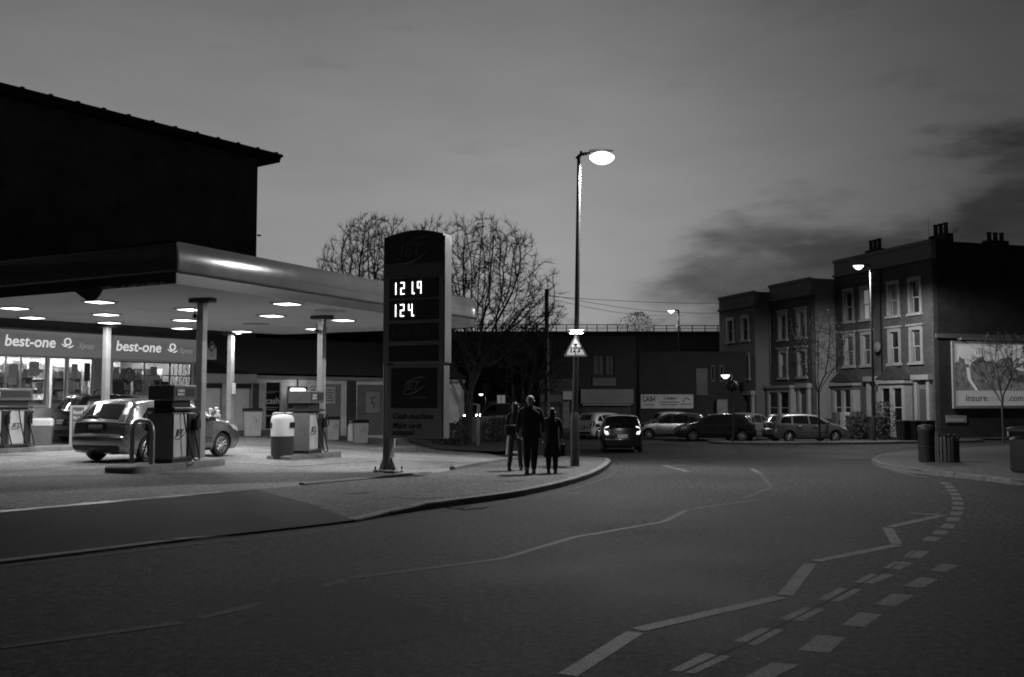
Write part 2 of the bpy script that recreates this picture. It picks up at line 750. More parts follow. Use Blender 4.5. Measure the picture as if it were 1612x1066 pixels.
mat('dark_metal', 0.05, 0.45, metal=0.2, var=0.2, scale=8)
mat('galv', 0.36, 0.38, metal=0.5, var=0.2, scale=14)
mat('lamp_post', 0.045, 0.5, metal=0.1, var=0.15, scale=9)
mat('black_plastic', 0.012, 0.35, var=0.2, scale=20)
mat('rubber', 0.018, 0.75, var=0.3, scale=30)
mat('hose_rubber', 0.012, 0.4)
mat('fascia_paint', 0.11, 0.20, spec=.28, var=0.12, scale=1.5, dirt=.2, dscale=.6)
mat('fascia_dark', 0.03, 0.45, var=0.1, scale=2)
mat('soffit', 0.55, 0.6, var=0.1, scale=1.2, dirt=0.25, dscale=0.6)
mat('column_paint', 0.30, 0.5, var=0.12, scale=4, dirt=0.25, dscale=1.2)
mat('render_light', 0.30, 0.85, var=0.14, scale=2, dirt=0.3, dscale=0.5)
mat('render_grey', 0.19, 0.85, var=0.14, scale=2, dirt=0.3, dscale=0.5)
mat('lamp_panel', 0.8, 0.5, emit=5)
mat('bowl_main', 0.8, 0.5, emit=3.2)
mat('bowl_far', 0.8, 0.5, emit=3)
mat('tiny_lamp', 0.8, 0.5, emit=55)
mat('led', 0.8, 0.5, emit=3.5)
mat('shop_tube', 0.8, 0.5, emit=150)
brick_mat('brick_dark', 0.085, 0.12)
brick_mat('brick_stock', 0.12, 0.17)
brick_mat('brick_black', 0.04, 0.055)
mat('roof_tile', 0.05, 0.8, var=0.4, scale=5, bump=0.4)
mat('house_glass', 0.012, 0.06, spec=0.8)
mat('curtain', 0.30, 0.9, var=0.2, scale=6)
mat('wood', 0.09, 0.7, var=0.4, scale=4, stretch=(1, 1, 0.15))
mat('bark', 0.035, 0.9, var=0.4, scale=9, bump=0.5)
mat('bark_pale', 0.10, 0.85, var=0.4, scale=14, bump=0.4)
glass_mat('shop_glass', 0.88)

# ------------------------------------------------------------------ ground
def build_ground():
    # one asphalt sheet out to the horizon, finely divided where the terrain bends
    xs = [-1500, -300, -80, -40] + [i * 0.5 for i in range(-48, 72)] + [50, 90, 300, 1500]
    ys = [-300, -40, -8] + [i * 0.5 for i in range(0, 124)] + [80, 130, 400, 2500]
    mb = MB()
    for y in ys:
        for x in xs:
            mb.v.append((x, y, g(x, y)))
    n = len(xs)
    for j in range(len(ys) - 1):
        for i in range(n - 1):
            mb.f.append([j * n + i, j * n + i + 1, (j + 1) * n + i + 1, (j + 1) * n + i])
    road = mb.build('road', 'asphalt', None, smooth=30, kind='structure', fix=False)
    road['label'] = 'dark asphalt road sweeping round the bend past the petrol station'

    # road-side edge of the left pavement (pixel -> ground), dropped along the crossover
    drop = [(-14.0, -1.5), (-8.6, 5.0)] + [tuple(gp(*p)[:2]) for p in ((0, 888), (150, 870), (300, 851), (450, 835), (560, 822))]
    kerb = [tuple(gp(*p)[:2]) for p in ((560, 822), (650, 806), (760, 791), (830, 780), (900, 763), (940, 748), (958, 736))]
    kerb += [(2.85, 29.0), (2.85, 31.2), (2.3, 33.2), (1.0, 34.5), (.6, 34.7)]

    def smooth_line(P, n=4):
        Q = []
        for i in range(len(P) - 1):
            p0, p1, p2, p3 = (Vector(P[max(0, i - 1)]), Vector(P[i]), Vector(P[i + 1]), Vector(P[min(len(P) - 1, i + 2)]))
            for k in range(n):
                t = k / n
                Q.append(tuple(0.5 * ((2 * p1) + (-p0 + p2) * t + (2 * p0 - 5 * p1 + 4 * p2 - p3) * t * t + (-p0 + 3 * p1 - 3 * p2 + p3) * t ** 3)))
        Q.append(tuple(P[-1]))
        return Q
    kerb_s = smooth_line(kerb)
    edge = [(-13.8, -0.4), (-6.55, 12.95), (-1.45, 22.35), (0.35, 30.5), (.1, 34.6)]   # forecourt boundary

    # crossover: tarmac ramp from the dropped kerb up to the forecourt
    mb = MB()
    rows = 8
    A, B = [], []
    for k in range(33):
        t = k / 32

        def along(P, t):
            Ls = [(Vector(P[i + 1]) - Vector(P[i])).length for i in range(len(P) - 1)]
            d = t * sum(Ls)
            for i, l in enumerate(Ls):
                if d <= l or i == len(Ls) - 1:
                    return Vector(P[i]).lerp(Vector(P[i + 1]), min(1, d / l))
                d -= l
        A.append(along(drop, t))
        B.append(along([edge[0], edge[1], (-4.35, 17.0)], t))
    for a, b in zip(A, B):
        for r in range(rows + 1):
            s = r / rows
            p = a.lerp(b, s)
            mb.v.append((p.x, p.y, g(p.x, p.y) + 0.016 + 0.084 * sm(s) + sm((len(mb.v) // (rows + 1) - 24) / 8) * (.014 + .07 * sm(3.96 * s / 1.8) - .084 * sm(s))))
    for i in range(32):
        for r in range(rows):
            mb.f.append([i * (rows + 1) + r, (i + 1) * (rows + 1) + r, (i + 1) * (rows + 1) + r + 1, i * (rows + 1) + r + 1])
    xo = mb.build('vehicle_crossover', 'asphalt_dark', None, smooth=30, kind='structure')
    xo['label'] = 'dark tarmac crossover between the road and the forecourt'

    # left pavement
    poly = kerb_s + [(.1, 34.6), edge[3], edge[2], (-4.35, 17.0)]
    kx, ky = kerb_s[0]
    pv = finish('pavement', drape(poly, PAVE, 0.6, zf=lambda x, y: g(x, y) + .03 + .07 * sm(math.hypot(x - kx, y - ky) / 1.8)), 'pave_tarmac', None, 30, 'structure')
    pv['label'] = 'pavement corner with three walkers, curving round the bend'
    # kerb stones, each its own piece
    def kerb_stones(line, parent, w=0.14, top=PAVE + 0.006, length=0.9, low=False, inner=1, ramp=0.0):
        acc = 0.0
        P = [Vector(p) for p in line]
        D = [0.0]
        for i in range(len(P) - 1):
            D.append(D[-1] + (P[i + 1] - P[i]).length)

        def pt(d):
            for i in range(len(P) - 1):
                if d <= D[i + 1] or i == len(P) - 2:
                    return P[i].lerp(P[i + 1], (d - D[i]) / max(1e-6, D[i + 1] - D[i]))
        d = 0.0
        while d < D[-1] - 0.2:
            a, b = pt(d), pt(min(D[-1], d + length - 0.012))
            t = (b - a).normalized()
            nrm = Vector((t.y, -t.x)) * inner
            mb = MB()
            o0, o1 = a + nrm * 0.004, b + nrm * 0.004
            i0, i1 = a - nrm * w, b - nrm * w
            r_ = random.uniform(-0.003, 0.003)
            hh = [top + r_, top + r_]
            if ramp:
                hh = [.036 + (top - .036) * sm(q_ / ramp) for q_ in (d, d + length)]
            base = -0.05
            bev = 0.02
            ring = []
            for p, q, h_ in ((o0, i0, hh[0]), (o1, i1, hh[1])):
                dirn = (q - p).normalized()
                zz = g(p.x, p.y)
                ring.append([(p.x, p.y, zz + base), (p.x, p.y, zz + h_ - bev), (p.x + dirn.x * bev, p.y + dirn.y * bev, zz + h_),
                             (q.x, q.y, g(q.x, q.y) + h_), (q.x, q.y, zz + base)])
            mb.v = ring[0] + ring[1]
            for k in range(4):
                mb.f.append([k, k + 1, 5 + k + 1, 5 + k])
            mb.f += [[0, 1, 2, 3, 4], [9, 8, 7, 6, 5]]
            mb.build('kerb_stone', 'kerb_stone', parent)
            d += length
    random.seed(3)
    kerb_stones(kerb_s, pv, ramp=1.8)
    kerb_stones([(-1.30, 22.75), (-.55, 25.8), (.30, 30.2)], pv, top=PAVE + .075, w=.12)
    kerb_stones([(-3.75, 18.1), (-1.75, 21.8)], pv, top=PAVE + .035, w=.12)
    kerb_stones(drop[1:], xo, top=0.022)

    # forecourt of concrete bays with open joints
    fpoly = [(-13.8, -0.4), (-6.55, 12.95), (-1.45, 22.35), (0.35, 30.5), (.1, 34.6), (-.8, 37.0), (-2.5, 52), (-6, 62), (-45, 62), (-45, -0.4)]
    fc = finish('forecourt', drape(fpoly, PAVE - 0.022, 2.0), 'joint', None, 30, 'structure')
    fc['label'] = 'concrete forecourt of the petrol station in joined bays'
    v = Vector((.395, .919))
    w = Vector((-.919, .395))
    o = Vector((-6.55, 12.95))
    for i in range(-3, 9):
        for k in range(-1, 8):
            a0, a1 = i * 4.6 + 0.3, i * 4.6 + 4.9 - 0.014
            b0, b1 = k * 3.7 - 1.35, k * 3.7 + 2.35 - 0.014
            q = [o + v * a + w * b for a, b in ((a0, b0), (a1, b0), (a1, b1), (a0, b1))]
            c = clip_convex(q, fpoly)
            if len(c) >= 3:
                dzz = random.uniform(-0.004, 0.004)
                finish('concrete_bay', drape(c, PAVE + dzz, 2.0), 'concrete_yard', fc, 30)
    # grated drain channel along the forecourt edge
    dr = tag(MB().box(0, 0.01, 0, 0.01, 0, 0.001).build('drain_channel', 'joint'), 'metal grated drain channel along the front edge of the forecourt', 'drain')
    a, b = Vector((-9.0, 8.45)), Vector((-4.9, 16.0))
    t = (b - a).normalized()
    nrm = Vector((-t.y, t.x))
    dr.location = (a.x, a.y, g(a.x, a.y) + PAVE)
    Ltot = (b - a).length
    k = 0.0
    proto = None
    inv = Vector((a.x, a.y, g(a.x, a.y) + PAVE))
    while k < Ltot:
        mb = MB()
        p0 = a + t * k
        p1 = a + t * (k + 0.49)
        for off in (-0.085, 0.07):
            q = [p0 + nrm * off, p1 + nrm * off, p1 + nrm * (off + 0.018), p0 + nrm * (off + 0.018)]
            vz = [(x.x - inv.x, x.y - inv.y, g(x.x, x.y) + PAVE + 0.008 - inv.z) for x in q]
            lo = [(x[0], x[1], x[2] - 0.02) for x in vz]
            n0 = len(mb.v)
            mb.v += lo + vz
            mb.f += [[n0 + i for i in f] for f in ((0, 3, 2, 1), (4, 5, 6, 7), (0, 1, 5, 4), (1, 2, 6, 5), (2, 3, 7, 6), (3, 0, 4, 7))]
        for s in range(12):
            c0 = p0 + t * (s * 0.041)
            q = [c0 - nrm * 0.07, c0 + t * 0.02 - nrm * 0.07, c0 + t * 0.02 + nrm * 0.07, c0 + nrm * 0.07]
            vz = [(x.x - inv.x, x.y - inv.y, g(x.x, x.y) + PAVE + 0.007 - inv.z) for x in q]
            mb.quad(*vz)
        mb.build('grate', 'galv', dr, fix=False)
        k += 0.5

    # right-hand corner pavement, traffic island and the pavement before the houses
    rp = [(30, 10), (10.6, 18.3), (10.0, 19.6), (9.84, 20.9), (9.45, 22.1), (9.2, 23.3), (9.35, 25.2), (10.2, 28.4), (11.6, 32), (14.1, 38), (17.4, 43.2), (22, 46.3), (40, 54)]
    rs = smooth_line(rp[1:12])
    p2 = finish('pavement_corner', drape([rp[0]] + rs + [rp[12], (60, 54), (60, 10)], PAVE, 1.5), 'pave_tarmac', None, 30, 'structure')
    p2['label'] = 'corner pavement at the side street with the litter bin'
    kerb_stones(rs[:34], p2, inner=-1)
    isl = [(10.3, 52.7), (10.6, 51.2), (12, 50.4), (16, 50.6), (20, 51.8), (25.5, 53.8), (25.5, 55.2), (20, 53.6), (16, 52.4), (12.5, 52.2), (11, 52.9)]
    p3 = finish('traffic_island', drape(isl, PAVE + 0.02, 2.0), 'pave_tarmac', None, 30, 'structure')
    p3['label'] = 'long narrow traffic island in front of the parked cars'
    kerb_stones(smooth_line(isl[:6], 2), p3, top=PAVE + 0.03, inner=1)
    fp = [(22.3, 57), (24.5, 56.2), (30, 57.2), (70, 66), (70, 110), (11, 110), (12.5, 76), (16.6, 65), (20, 60)]
    p4 = finish('pavement_houses', drape(fp, PAVE, 4.0), 'pave_tarmac', None, 30, 'structure')
    p4['label'] = 'pavement running along the front of the terraced houses'
    # scruffy verge beyond the end of the forecourt
    vp = [(-4.6, 44.0), (-2.8, 38.5), (-0.6, 39.2), (0.9, 44), (-0.6, 60), (-6, 62)]
    vg = finish('verge', drape(vp, PAVE + 0.05, 1.5), 'grass', None, 30, 'structure')

    # painted markings, each line its own piece of the road
    def line(px, w, m='line_paint', nm='painted_line', dz=0.003):
        return ribbon([gp(*p) for p in px], w, dz, nm, m, road)
    # kerb-side line, single and worn
    off = []
    for i, p in enumerate(kerb_s):
        t = (Vector(kerb_s[min(i + 1, len(kerb_s) - 1)]) - Vector(kerb_s[max(0, i - 1)])).normalized()
        off.append(Vector(p) + Vector((t.y, -t.x)) * 0.30)
    ribbon([(-8.4, 4.75), tuple(gp(0, 893)[:2]), tuple(gp(300, 858)[:2]), tuple(gp(470, 842)[:2])] + [tuple(p) for p in off[1:44]], 0.07, 0.005, 'painted_line', 'line_faded', road)
    line([(1000, 722), (1100, 722)], 0.1)
    # long zig-zag on the left lane (thin, worn)
    zl = [(0, 1020), (288, 981)], [(312, 974), (440, 944), (545, 913)], [(552, 911), (790, 880), (905, 846)], [(905, 846), (1045, 822), (1082, 803)], [(1086, 802), (1192, 787)], [(1172, 784), (1214, 767)], [(1214, 766), (1195, 744)]
    for z in zl:
        line(z, 0.10, 'line_faded')
    zr = [(893, 1064), (1000, 996)], [(1004, 992), (1229, 941)], [(1236, 938), (1276, 888)], [(1283, 884), (1415, 858)], [(1412, 857), (1396, 830)], [(1396, 831), (1486, 811)], [(1484, 811), (1432, 808)]
    for z in zr:
        line(z, 0.13)
    # crossing studs: pairs of bars and a row of squares
    def patch(c, nm):
        q = [gp(850 + a / 2.1155, 760 + b / 2.1155) for a, b in c]
        mb = MB()
        mb.quad(*[(p.x, p.y, g(p.x, p.y) + .002) for p in q])
        mb.build(nm, 'line_paint', road, fix=False)
    for c in (((430, 628), (470, 632), (590, 575), (550, 568)), ((482, 635), (518, 638), (637, 580), (605, 575)), ((643, 528), (685, 533), (768, 490), (735, 485)), ((688, 540), (722, 543), (812, 493), (785, 488)),
              ((797, 456), (828, 460), (905, 420), (880, 415)), ((838, 460), (874, 462), (948, 424), (922, 419)), ((925, 390), (957, 393), (1025, 355), (997, 350)), ((967, 395), (1000, 397), (1073, 357), (1048, 353)),
              ((1045, 332), (1070, 335), (1125, 307), (1100, 303)), ((1077, 335), (1110, 338), (1185, 308), (1140, 304)), ((1143, 285), (1163, 287), (1197, 265), (1180, 262)), ((1170, 287), (1200, 290), (1243, 268), (1204, 262)),
              ((1210, 248), (1222, 249), (1250, 228), (1237, 226)), ((1227, 250), (1268, 252), (1300, 230), (1258, 226))):
        patch(c, 'painted_bar')
    for c in (((670, 655), (770, 657), (866, 608), (775, 600)), ((857, 560), (965, 567), (1018, 517), (925, 508)), ((1003, 475), (1080, 483), (1140, 440), (1065, 433)),
              ((1115, 406), (1185, 414), (1248, 377), (1175, 370)), ((1210, 345), (1275, 352), (1328, 322), (1265, 315)), ((1297, 293), (1350, 299), (1397, 276), (1340, 270))):
        patch(c, 'painted_square')
    jn = [(478, 633), (596, 577), (687, 536), (776, 490), (836, 458), (912, 420), (962, 393), (1035, 355), (1073, 335), (1132, 305), (1200, 268)]
    ribbon([gp(850 + a / 2.1155, 760 + b / 2.1155) for a, b in jn], .025, .0015, 'tar_joint', 'tar', road)
    # short dashes sweeping across the mouth of the side street
    path = [gp(*p) for p in ((1462, 852), (1490, 832), (1505, 811), (1509, 795), (1505, 780), (1492, 763), (1468, 752))]
    ds = []
    for i in range(len(path) - 1):
        m = max(1, int(round((path[i + 1] - path[i]).length / 0.75)))
        for k in range(m):
            ds.append(path[i].lerp(path[i + 1], k / m))
    for i in range(len(ds) - 1):
        ribbon([ds[i], ds[i].lerp(ds[i + 1], 0.58)], 0.16, 0.002, 'painted_dash', 'line_paint', road)
    line([(1464, 752), (1440, 749), (1405, 741), (1388, 733)], 0.09)
    line([(1470, 853), (1530, 855), (1570, 859)], 0.07, 'line_faded')
    # give-way bars and arrow further off
    for q in [((1340, 713), (1365, 713)), ((1352, 716), (1380, 716)), ((1366, 719), (1394, 719)), ((1376, 722), (1402, 722))]:
        line(q, 0.16)
    line([(1042, 733), (1080, 733)], 0.25)
    line([(1044, 733), (1083, 743)], 0.16)
    line([(1016, 726), (1050, 726)], 0.22)
    line([(1126, 728), (1156, 728)], 0.18)
    line([(1076, 716), (1122, 715)], 0.2)
    line([(1032, 707), (1082, 707)], 0.2)
    line([(1196, 745), (1182, 738)], 0.12)
    line([(888, 776), (914, 777)], 0.09)

    # gully grate by the kerb, covers let into the pavement, old trench reinstatement
    a = gp(735, 800)
    gl = MB()
    for k in range(7):
        gl.box(-.22 + k * .065, -.19 + k * .065, -.18, .18, .002, .012)
    gl.box(-.25, .25, -.21, -.18, .002, .013).box(-.25, .25, .18, .21, .002, .013)
    o_ = gl.build('gully_grate', 'dark_metal', road)
    o_.location = a
    o_.rotation_euler = (0, 0, R(48))
    for (px, py, w_, l_, r_) in ((655, 783, .45, .6, 50), (560, 776, .3, .3, 40), (800, 757, .3, .45, 60)):
        a = gp(px, py, PAVE)
        cv = MB().box(-w_ / 2 - .03, w_ / 2 + .03, -l_ / 2 - .03, l_ / 2 + .03, .001, .003).build('cover_frame', 'joint', pv)
        cv.location = a
        cv.rotation_euler = (0, 0, R(r_))
        MB().box(-w_ / 2, w_ / 2, -l_ / 2, l_ / 2, .003, .006).build('utility_cover', 'pave_tarmac', cv)
    for (p0, p1, w_) in (((1010, 800), (1250, 835), 1.1), ((420, 925), (640, 1010), 1.3)):
        ribbon([gp(*p0), gp(*p1)], w_, .0012, 'trench_patch', 'asphalt_patch', road)


build_ground()

# ------------------------------------------------------------------ petrol station canopy
SOF = 3.98


def build_canopy():
    P, Rr, B, W = Vector((-6.58, 19.35)), Vector((-0.75, 31.2)), Vector((-8.12, 34.76)), Vector((-16.6, 25.0))
    cp = thing('canopy', 'flat petrol station canopy on square posts over the pumps', 'canopy', (0, 0, 0))
    # rounded plan outline
    def rounded(pts, rad):
        out = []
        n = len(pts)
        for i in range(n):
            p = pts[i]
            a = (pts[i - 1] - p).normalized()
            b = (pts[(i + 1) % n] - p).normalized()
            r = rad[i]
            if r < 0.02:
                out.append(p)
                continue
            for k in range(9):
                t = k / 8
                q0, q2 = p + a * r, p + b * r
                out.append((1 - t) ** 2 * q0 + 2 * t * (1 - t) * p + t * t * q2)
        return out
    plan = rounded([P, Rr, B, W], [0.10, 1.1, 0.5, 0.5])
    cen = sum(plan, Vector((0, 0))) / len(plan)

    def inset(d):
        n = len(plan)
        out = []
        for i in range(n):
            t = (plan[(i + 1) % n] - plan[i - 1]).normalized()
            nr = Vector((t.y, -t.x))
            if (plan[i] - cen).dot(nr) < 0:
                nr = -nr
            out.append(plan[i] - nr * d)
        return out

    def loft(rows, name, m, sm_=35):
        mb = MB()
        n = len(plan)
        for d, z in rows:
            mb.v += [(p.x, p.y, z) for p in inset(d)]
        for r in range(len(rows) - 1):
            for i in range(n):
                j = (i + 1) % n
                mb.f.append([r * n + i, r * n + j, (r + 1) * n + j, (r + 1) * n + i])
        return mb.build(name, m, cp, sm_)
    loft([(0.03, SOF + 0.21), (0.0, SOF + 0.25), (0.0, SOF + 0.40), (0.006, SOF + 0.50), (0.02, SOF + 0.60), (0.045, SOF + 0.70), (0.08, SOF + 0.78), (0.13, SOF + 0.83), (0.25, SOF + 0.85)], 'fascia', 'fascia_paint')
    loft([(0.06, SOF - 0.02), (0.06, SOF + 0.215)], 'lower_trim', 'fascia_dark')
    loft([(0.02, SOF + 0.425), (-0.004, SOF + 0.43), (-0.004, SOF + 0.437), (0.02, SOF + 0.442)], 'seam', 'fascia_dark')

    def sheet(d, z, name, m, flip):
        pl = inset(d)
        mb = MB()
        mb.v = [(p.x, p.y, z) for p in pl]
        mb.f = [list(t) for t in tessellate_polygon([[Vector((p.x, p.y, 0)) for p in pl]])]
        o = mb.build(name, m, cp)
        return o
    sheet(0.07, SOF, 'soffit', 'soffit', True)
    sheet(0.2, SOF + 0.84, 'roof', 'roof_tile', False)
    # torn strip of the front edge, hanging down
    wv = (W - P).normalized()
    mb = MB()
    n = 15
    for k in range(n):
        t = k / (n - 1)
        c = P + wv * (2.15 + 0.85 * t)
        drop = 0.03 + 0.22 * math.sin(PI * t ** 0.8)
        for z, off in ((SOF + 0.06, -0.01), (SOF - drop, 0.0 + 0.05 * math.sin(PI * t)), (SOF - drop, 0.04), (SOF + 0.06, 0.03)):
            q = c + Vector((-wv.y, wv.x)) * -off
            mb.v.append((q.x, q.y, z))
    for k in range(n - 1):
        for i in range(4):
            j = (i + 1) % 4
            mb.f.append([k * 4 + i, k * 4 + j, (k + 1) * 4 + j, (k + 1) * 4 + i])
    mb.build('hanging_trim', 'fascia_dark', cp, 40)
    mb = MB()
    random.seed(11)
    for k in range(10):
        c = P + wv * (0.25 + 0.19 * k)
        l = random.uniform(0.1, 0.2)
        h = random.uniform(0.01, 0.035)
        a, b = c, c + wv * l
        q = Vector((-wv.y, wv.x)) * -0.012
        mb.quad((a.x - q.x * 6, a.y - q.y * 6, SOF - 0.022), (b.x - q.x * 6, b.y - q.y * 6, SOF - 0.022 - h * 0.5), (b.x - q.x, b.y - q.y, SOF + h), (a.x - q.x, a.y - q.y, SOF + h * 0.6))
    mb.build('torn_edge', 'white_trim', cp)
    # light fittings let into the soffit
    pos = [(-12.35, 24.62), (-13.25, 27.41), (-9.59, 23.05), (-10.81, 26.42), (-11.84, 29.18), (-8.09, 24.96), (-9.32, 28.27), (-10.45, 31.45),
           (-5.33, 23.5), (-6.49, 26.81), (-8.94, 32.88), (-4.81, 28.27), (-6.27, 31.73)]
    for (x, y) in pos:
        f = MB()
        for d in ((-.29, .29, -.29, -.24), (-.29, .29, .24, .29), (-.29, -.24, -.24, .24), (.24, .29, -.24, .24)):
            f.box(d[0], d[1], d[2], d[3], -0.03, 0.0)
        o = f.build('canopy_light', 'white_trim', cp)
        o.location = (x, y, SOF - 0.003)
        o.rotation_euler = (0, 0, R(66))
        d = MB()
        for hw_, zz in ((.235, -.024), (.215, -.036), (.06, -.05)):
            d.v += [(-hw_, -hw_, zz), (hw_, -hw_, zz), (hw_, hw_, zz), (-hw_, hw_, zz)]
        for r_ in range(2):
            for i_ in range(4):
                j_ = (i_ + 1) % 4
                d.f.append([r_ * 4 + i_, r_ * 4 + j_, r_ * 4 + 4 + j_, r_ * 4 + 4 + i_])
        d.f.append([8, 9, 10, 11])
        p = d.build('diffuser', 'lamp_panel', o)
        al = bpy.data.lights.new('canopy_light_lamp', 'AREA')
        al.shape = 'SQUARE'
        al.size = .44
        al.energy = 62
        ao = bpy.data.objects.new('canopy_light_lamp', al)
        COL.objects.link(ao)
        ao.parent = o
        ao.location = (0, 0, -.06)
    # upright joints between fascia panels
    n_ = len(plan)
    for (A_, B_) in ((P, Rr), (P, W)):
        L_ = (B_ - A_).length
        tv = (B_ - A_).normalized()
        nv = Vector((tv.y, -tv.x))
        if (A_ - cen).dot(nv) < 0:
            nv = -nv
        d_ = 2.6
        while d_ < L_ - 1.3:
            c_ = A_ + tv * d_ + nv * .002
            mb = MB()
            rows = [(0.0, .25), (0.0, .40), (.006, .50), (.02, .60), (.045, .70), (.08, .78)]
            for ins, zz in rows:
                q0 = c_ - nv * ins
                q1 = q0 + tv * .014
                mb.v += [(q0.x, q0.y, SOF + zz), (q1.x, q1.y, SOF + zz)]
            for i_ in range(len(rows) - 1):
                mb.f.append([2 * i_, 2 * i_ + 1, 2 * i_ + 3, 2 * i_ + 2])
            mb.build('panel_joint', 'fascia_dark', cp)
            d_ += 2.6
    # old light positions blanked off
    for (x, y) in [(-7.69, 29.9), (-4.67, 25.49)]:
        mb = MB().lathe([(0.42, 0), (0.42, -0.012), (0.38, -0.016)], 24, (x, y, SOF - 0.002))
        mb.build('blanking_plate', 'grey_metal', cp, 40)
    # square posts
    for i, (x, y, zb) in enumerate([(-7.02, 22.48, 0.13), (-5.17, 27.01, 0.13), (-9.38, 33.18, 0.0), (-12.19, 29.9, 0.13)]):
        z0 = g(x, y) + PAVE + zb
        col = MB().cbox(-.088, .088, -.088, .088, z0 - 0.14, SOF - 0.1, 0.012).build('post', 'column_paint', cp)
        col.location = (x, y, 0)
        col.rotation_euler = (0, 0, R(-23))
        c = MB().cbox(-.30, .30, -.13, .13, SOF - 0.1, SOF - 0.004, 0.01)
        c.build('post_head', 'dark_metal', col)
        MB().cbox(-.19, .19, -.19, .19, z0 - 0.0, z0 + 0.02, 0.01).build('base_plate', 'grey_metal', col)
        if i == 1:
            MB().tube([(.095, -.11, z0), (.095, -.11, 2.4), (.098, -.11, 2.5), (.095, -.11, SOF - .1)], 0.022, 8).build('conduit', 'galv', col)
        if i == 2:
            MB().cbox(.09, .15, -.03, .1, 1.9, 2.25, 0.01).build('junction_box', 'white_trim', col)
    # floodlight/camera brackets near post heads
    for (x, y) in [(-7.02, 22.48), (-5.17, 27.01)]:
        cm = thing('security_camera', 'small dark camera high on the ' + ('nearest canopy post' if y < 25 else 'canopy post beside the middle pump'), 'camera', (x - .12, y - .17, SOF - 0.42), R(200))
        MB().lathe([(0.02, -.14), (.05, -.13), (.05, .10), (.035, .13)], 12, (0, 0, 0), 'y').build('housing', 'black_plastic', cm, 40)
        MB().tube([(0, .05, .03), (0, .12, .14), (.0, -.05, .2)], 0.014, 6).build('bracket', 'dark_metal', cm)


build_canopy()

# ------------------------------------------------------------------ shop with its lit interior
SHOP_ANG = math.atan2(.806, .592)


def logo_ring(parent, x, z, y, s, m):
    """ring head over two cupped leaves"""
    mb = MB()
    pts = [(x + s * .34 * math.cos(a), y, z + s * .62 + s * .34 * math.sin(a)) for a in [2 * PI * k / 20 for k in range(21)]]
    mb.tube(pts, s * .075, 6)
    for sg in (-1, 1):
        pts = [(x + sg * s * (0.06 + .62 * t), y, z + s * (.02 + .26 * t * t) + (0.10 * s if sg < 0 else 0)) for t in [k / 6 for k in range(7)]]
        mb.tube(pts, [s * .03, s * .075, s * .085, s * .08, s * .06, s * .04, s * .015], 6)
    return mb.build('emblem', m, parent, 40)


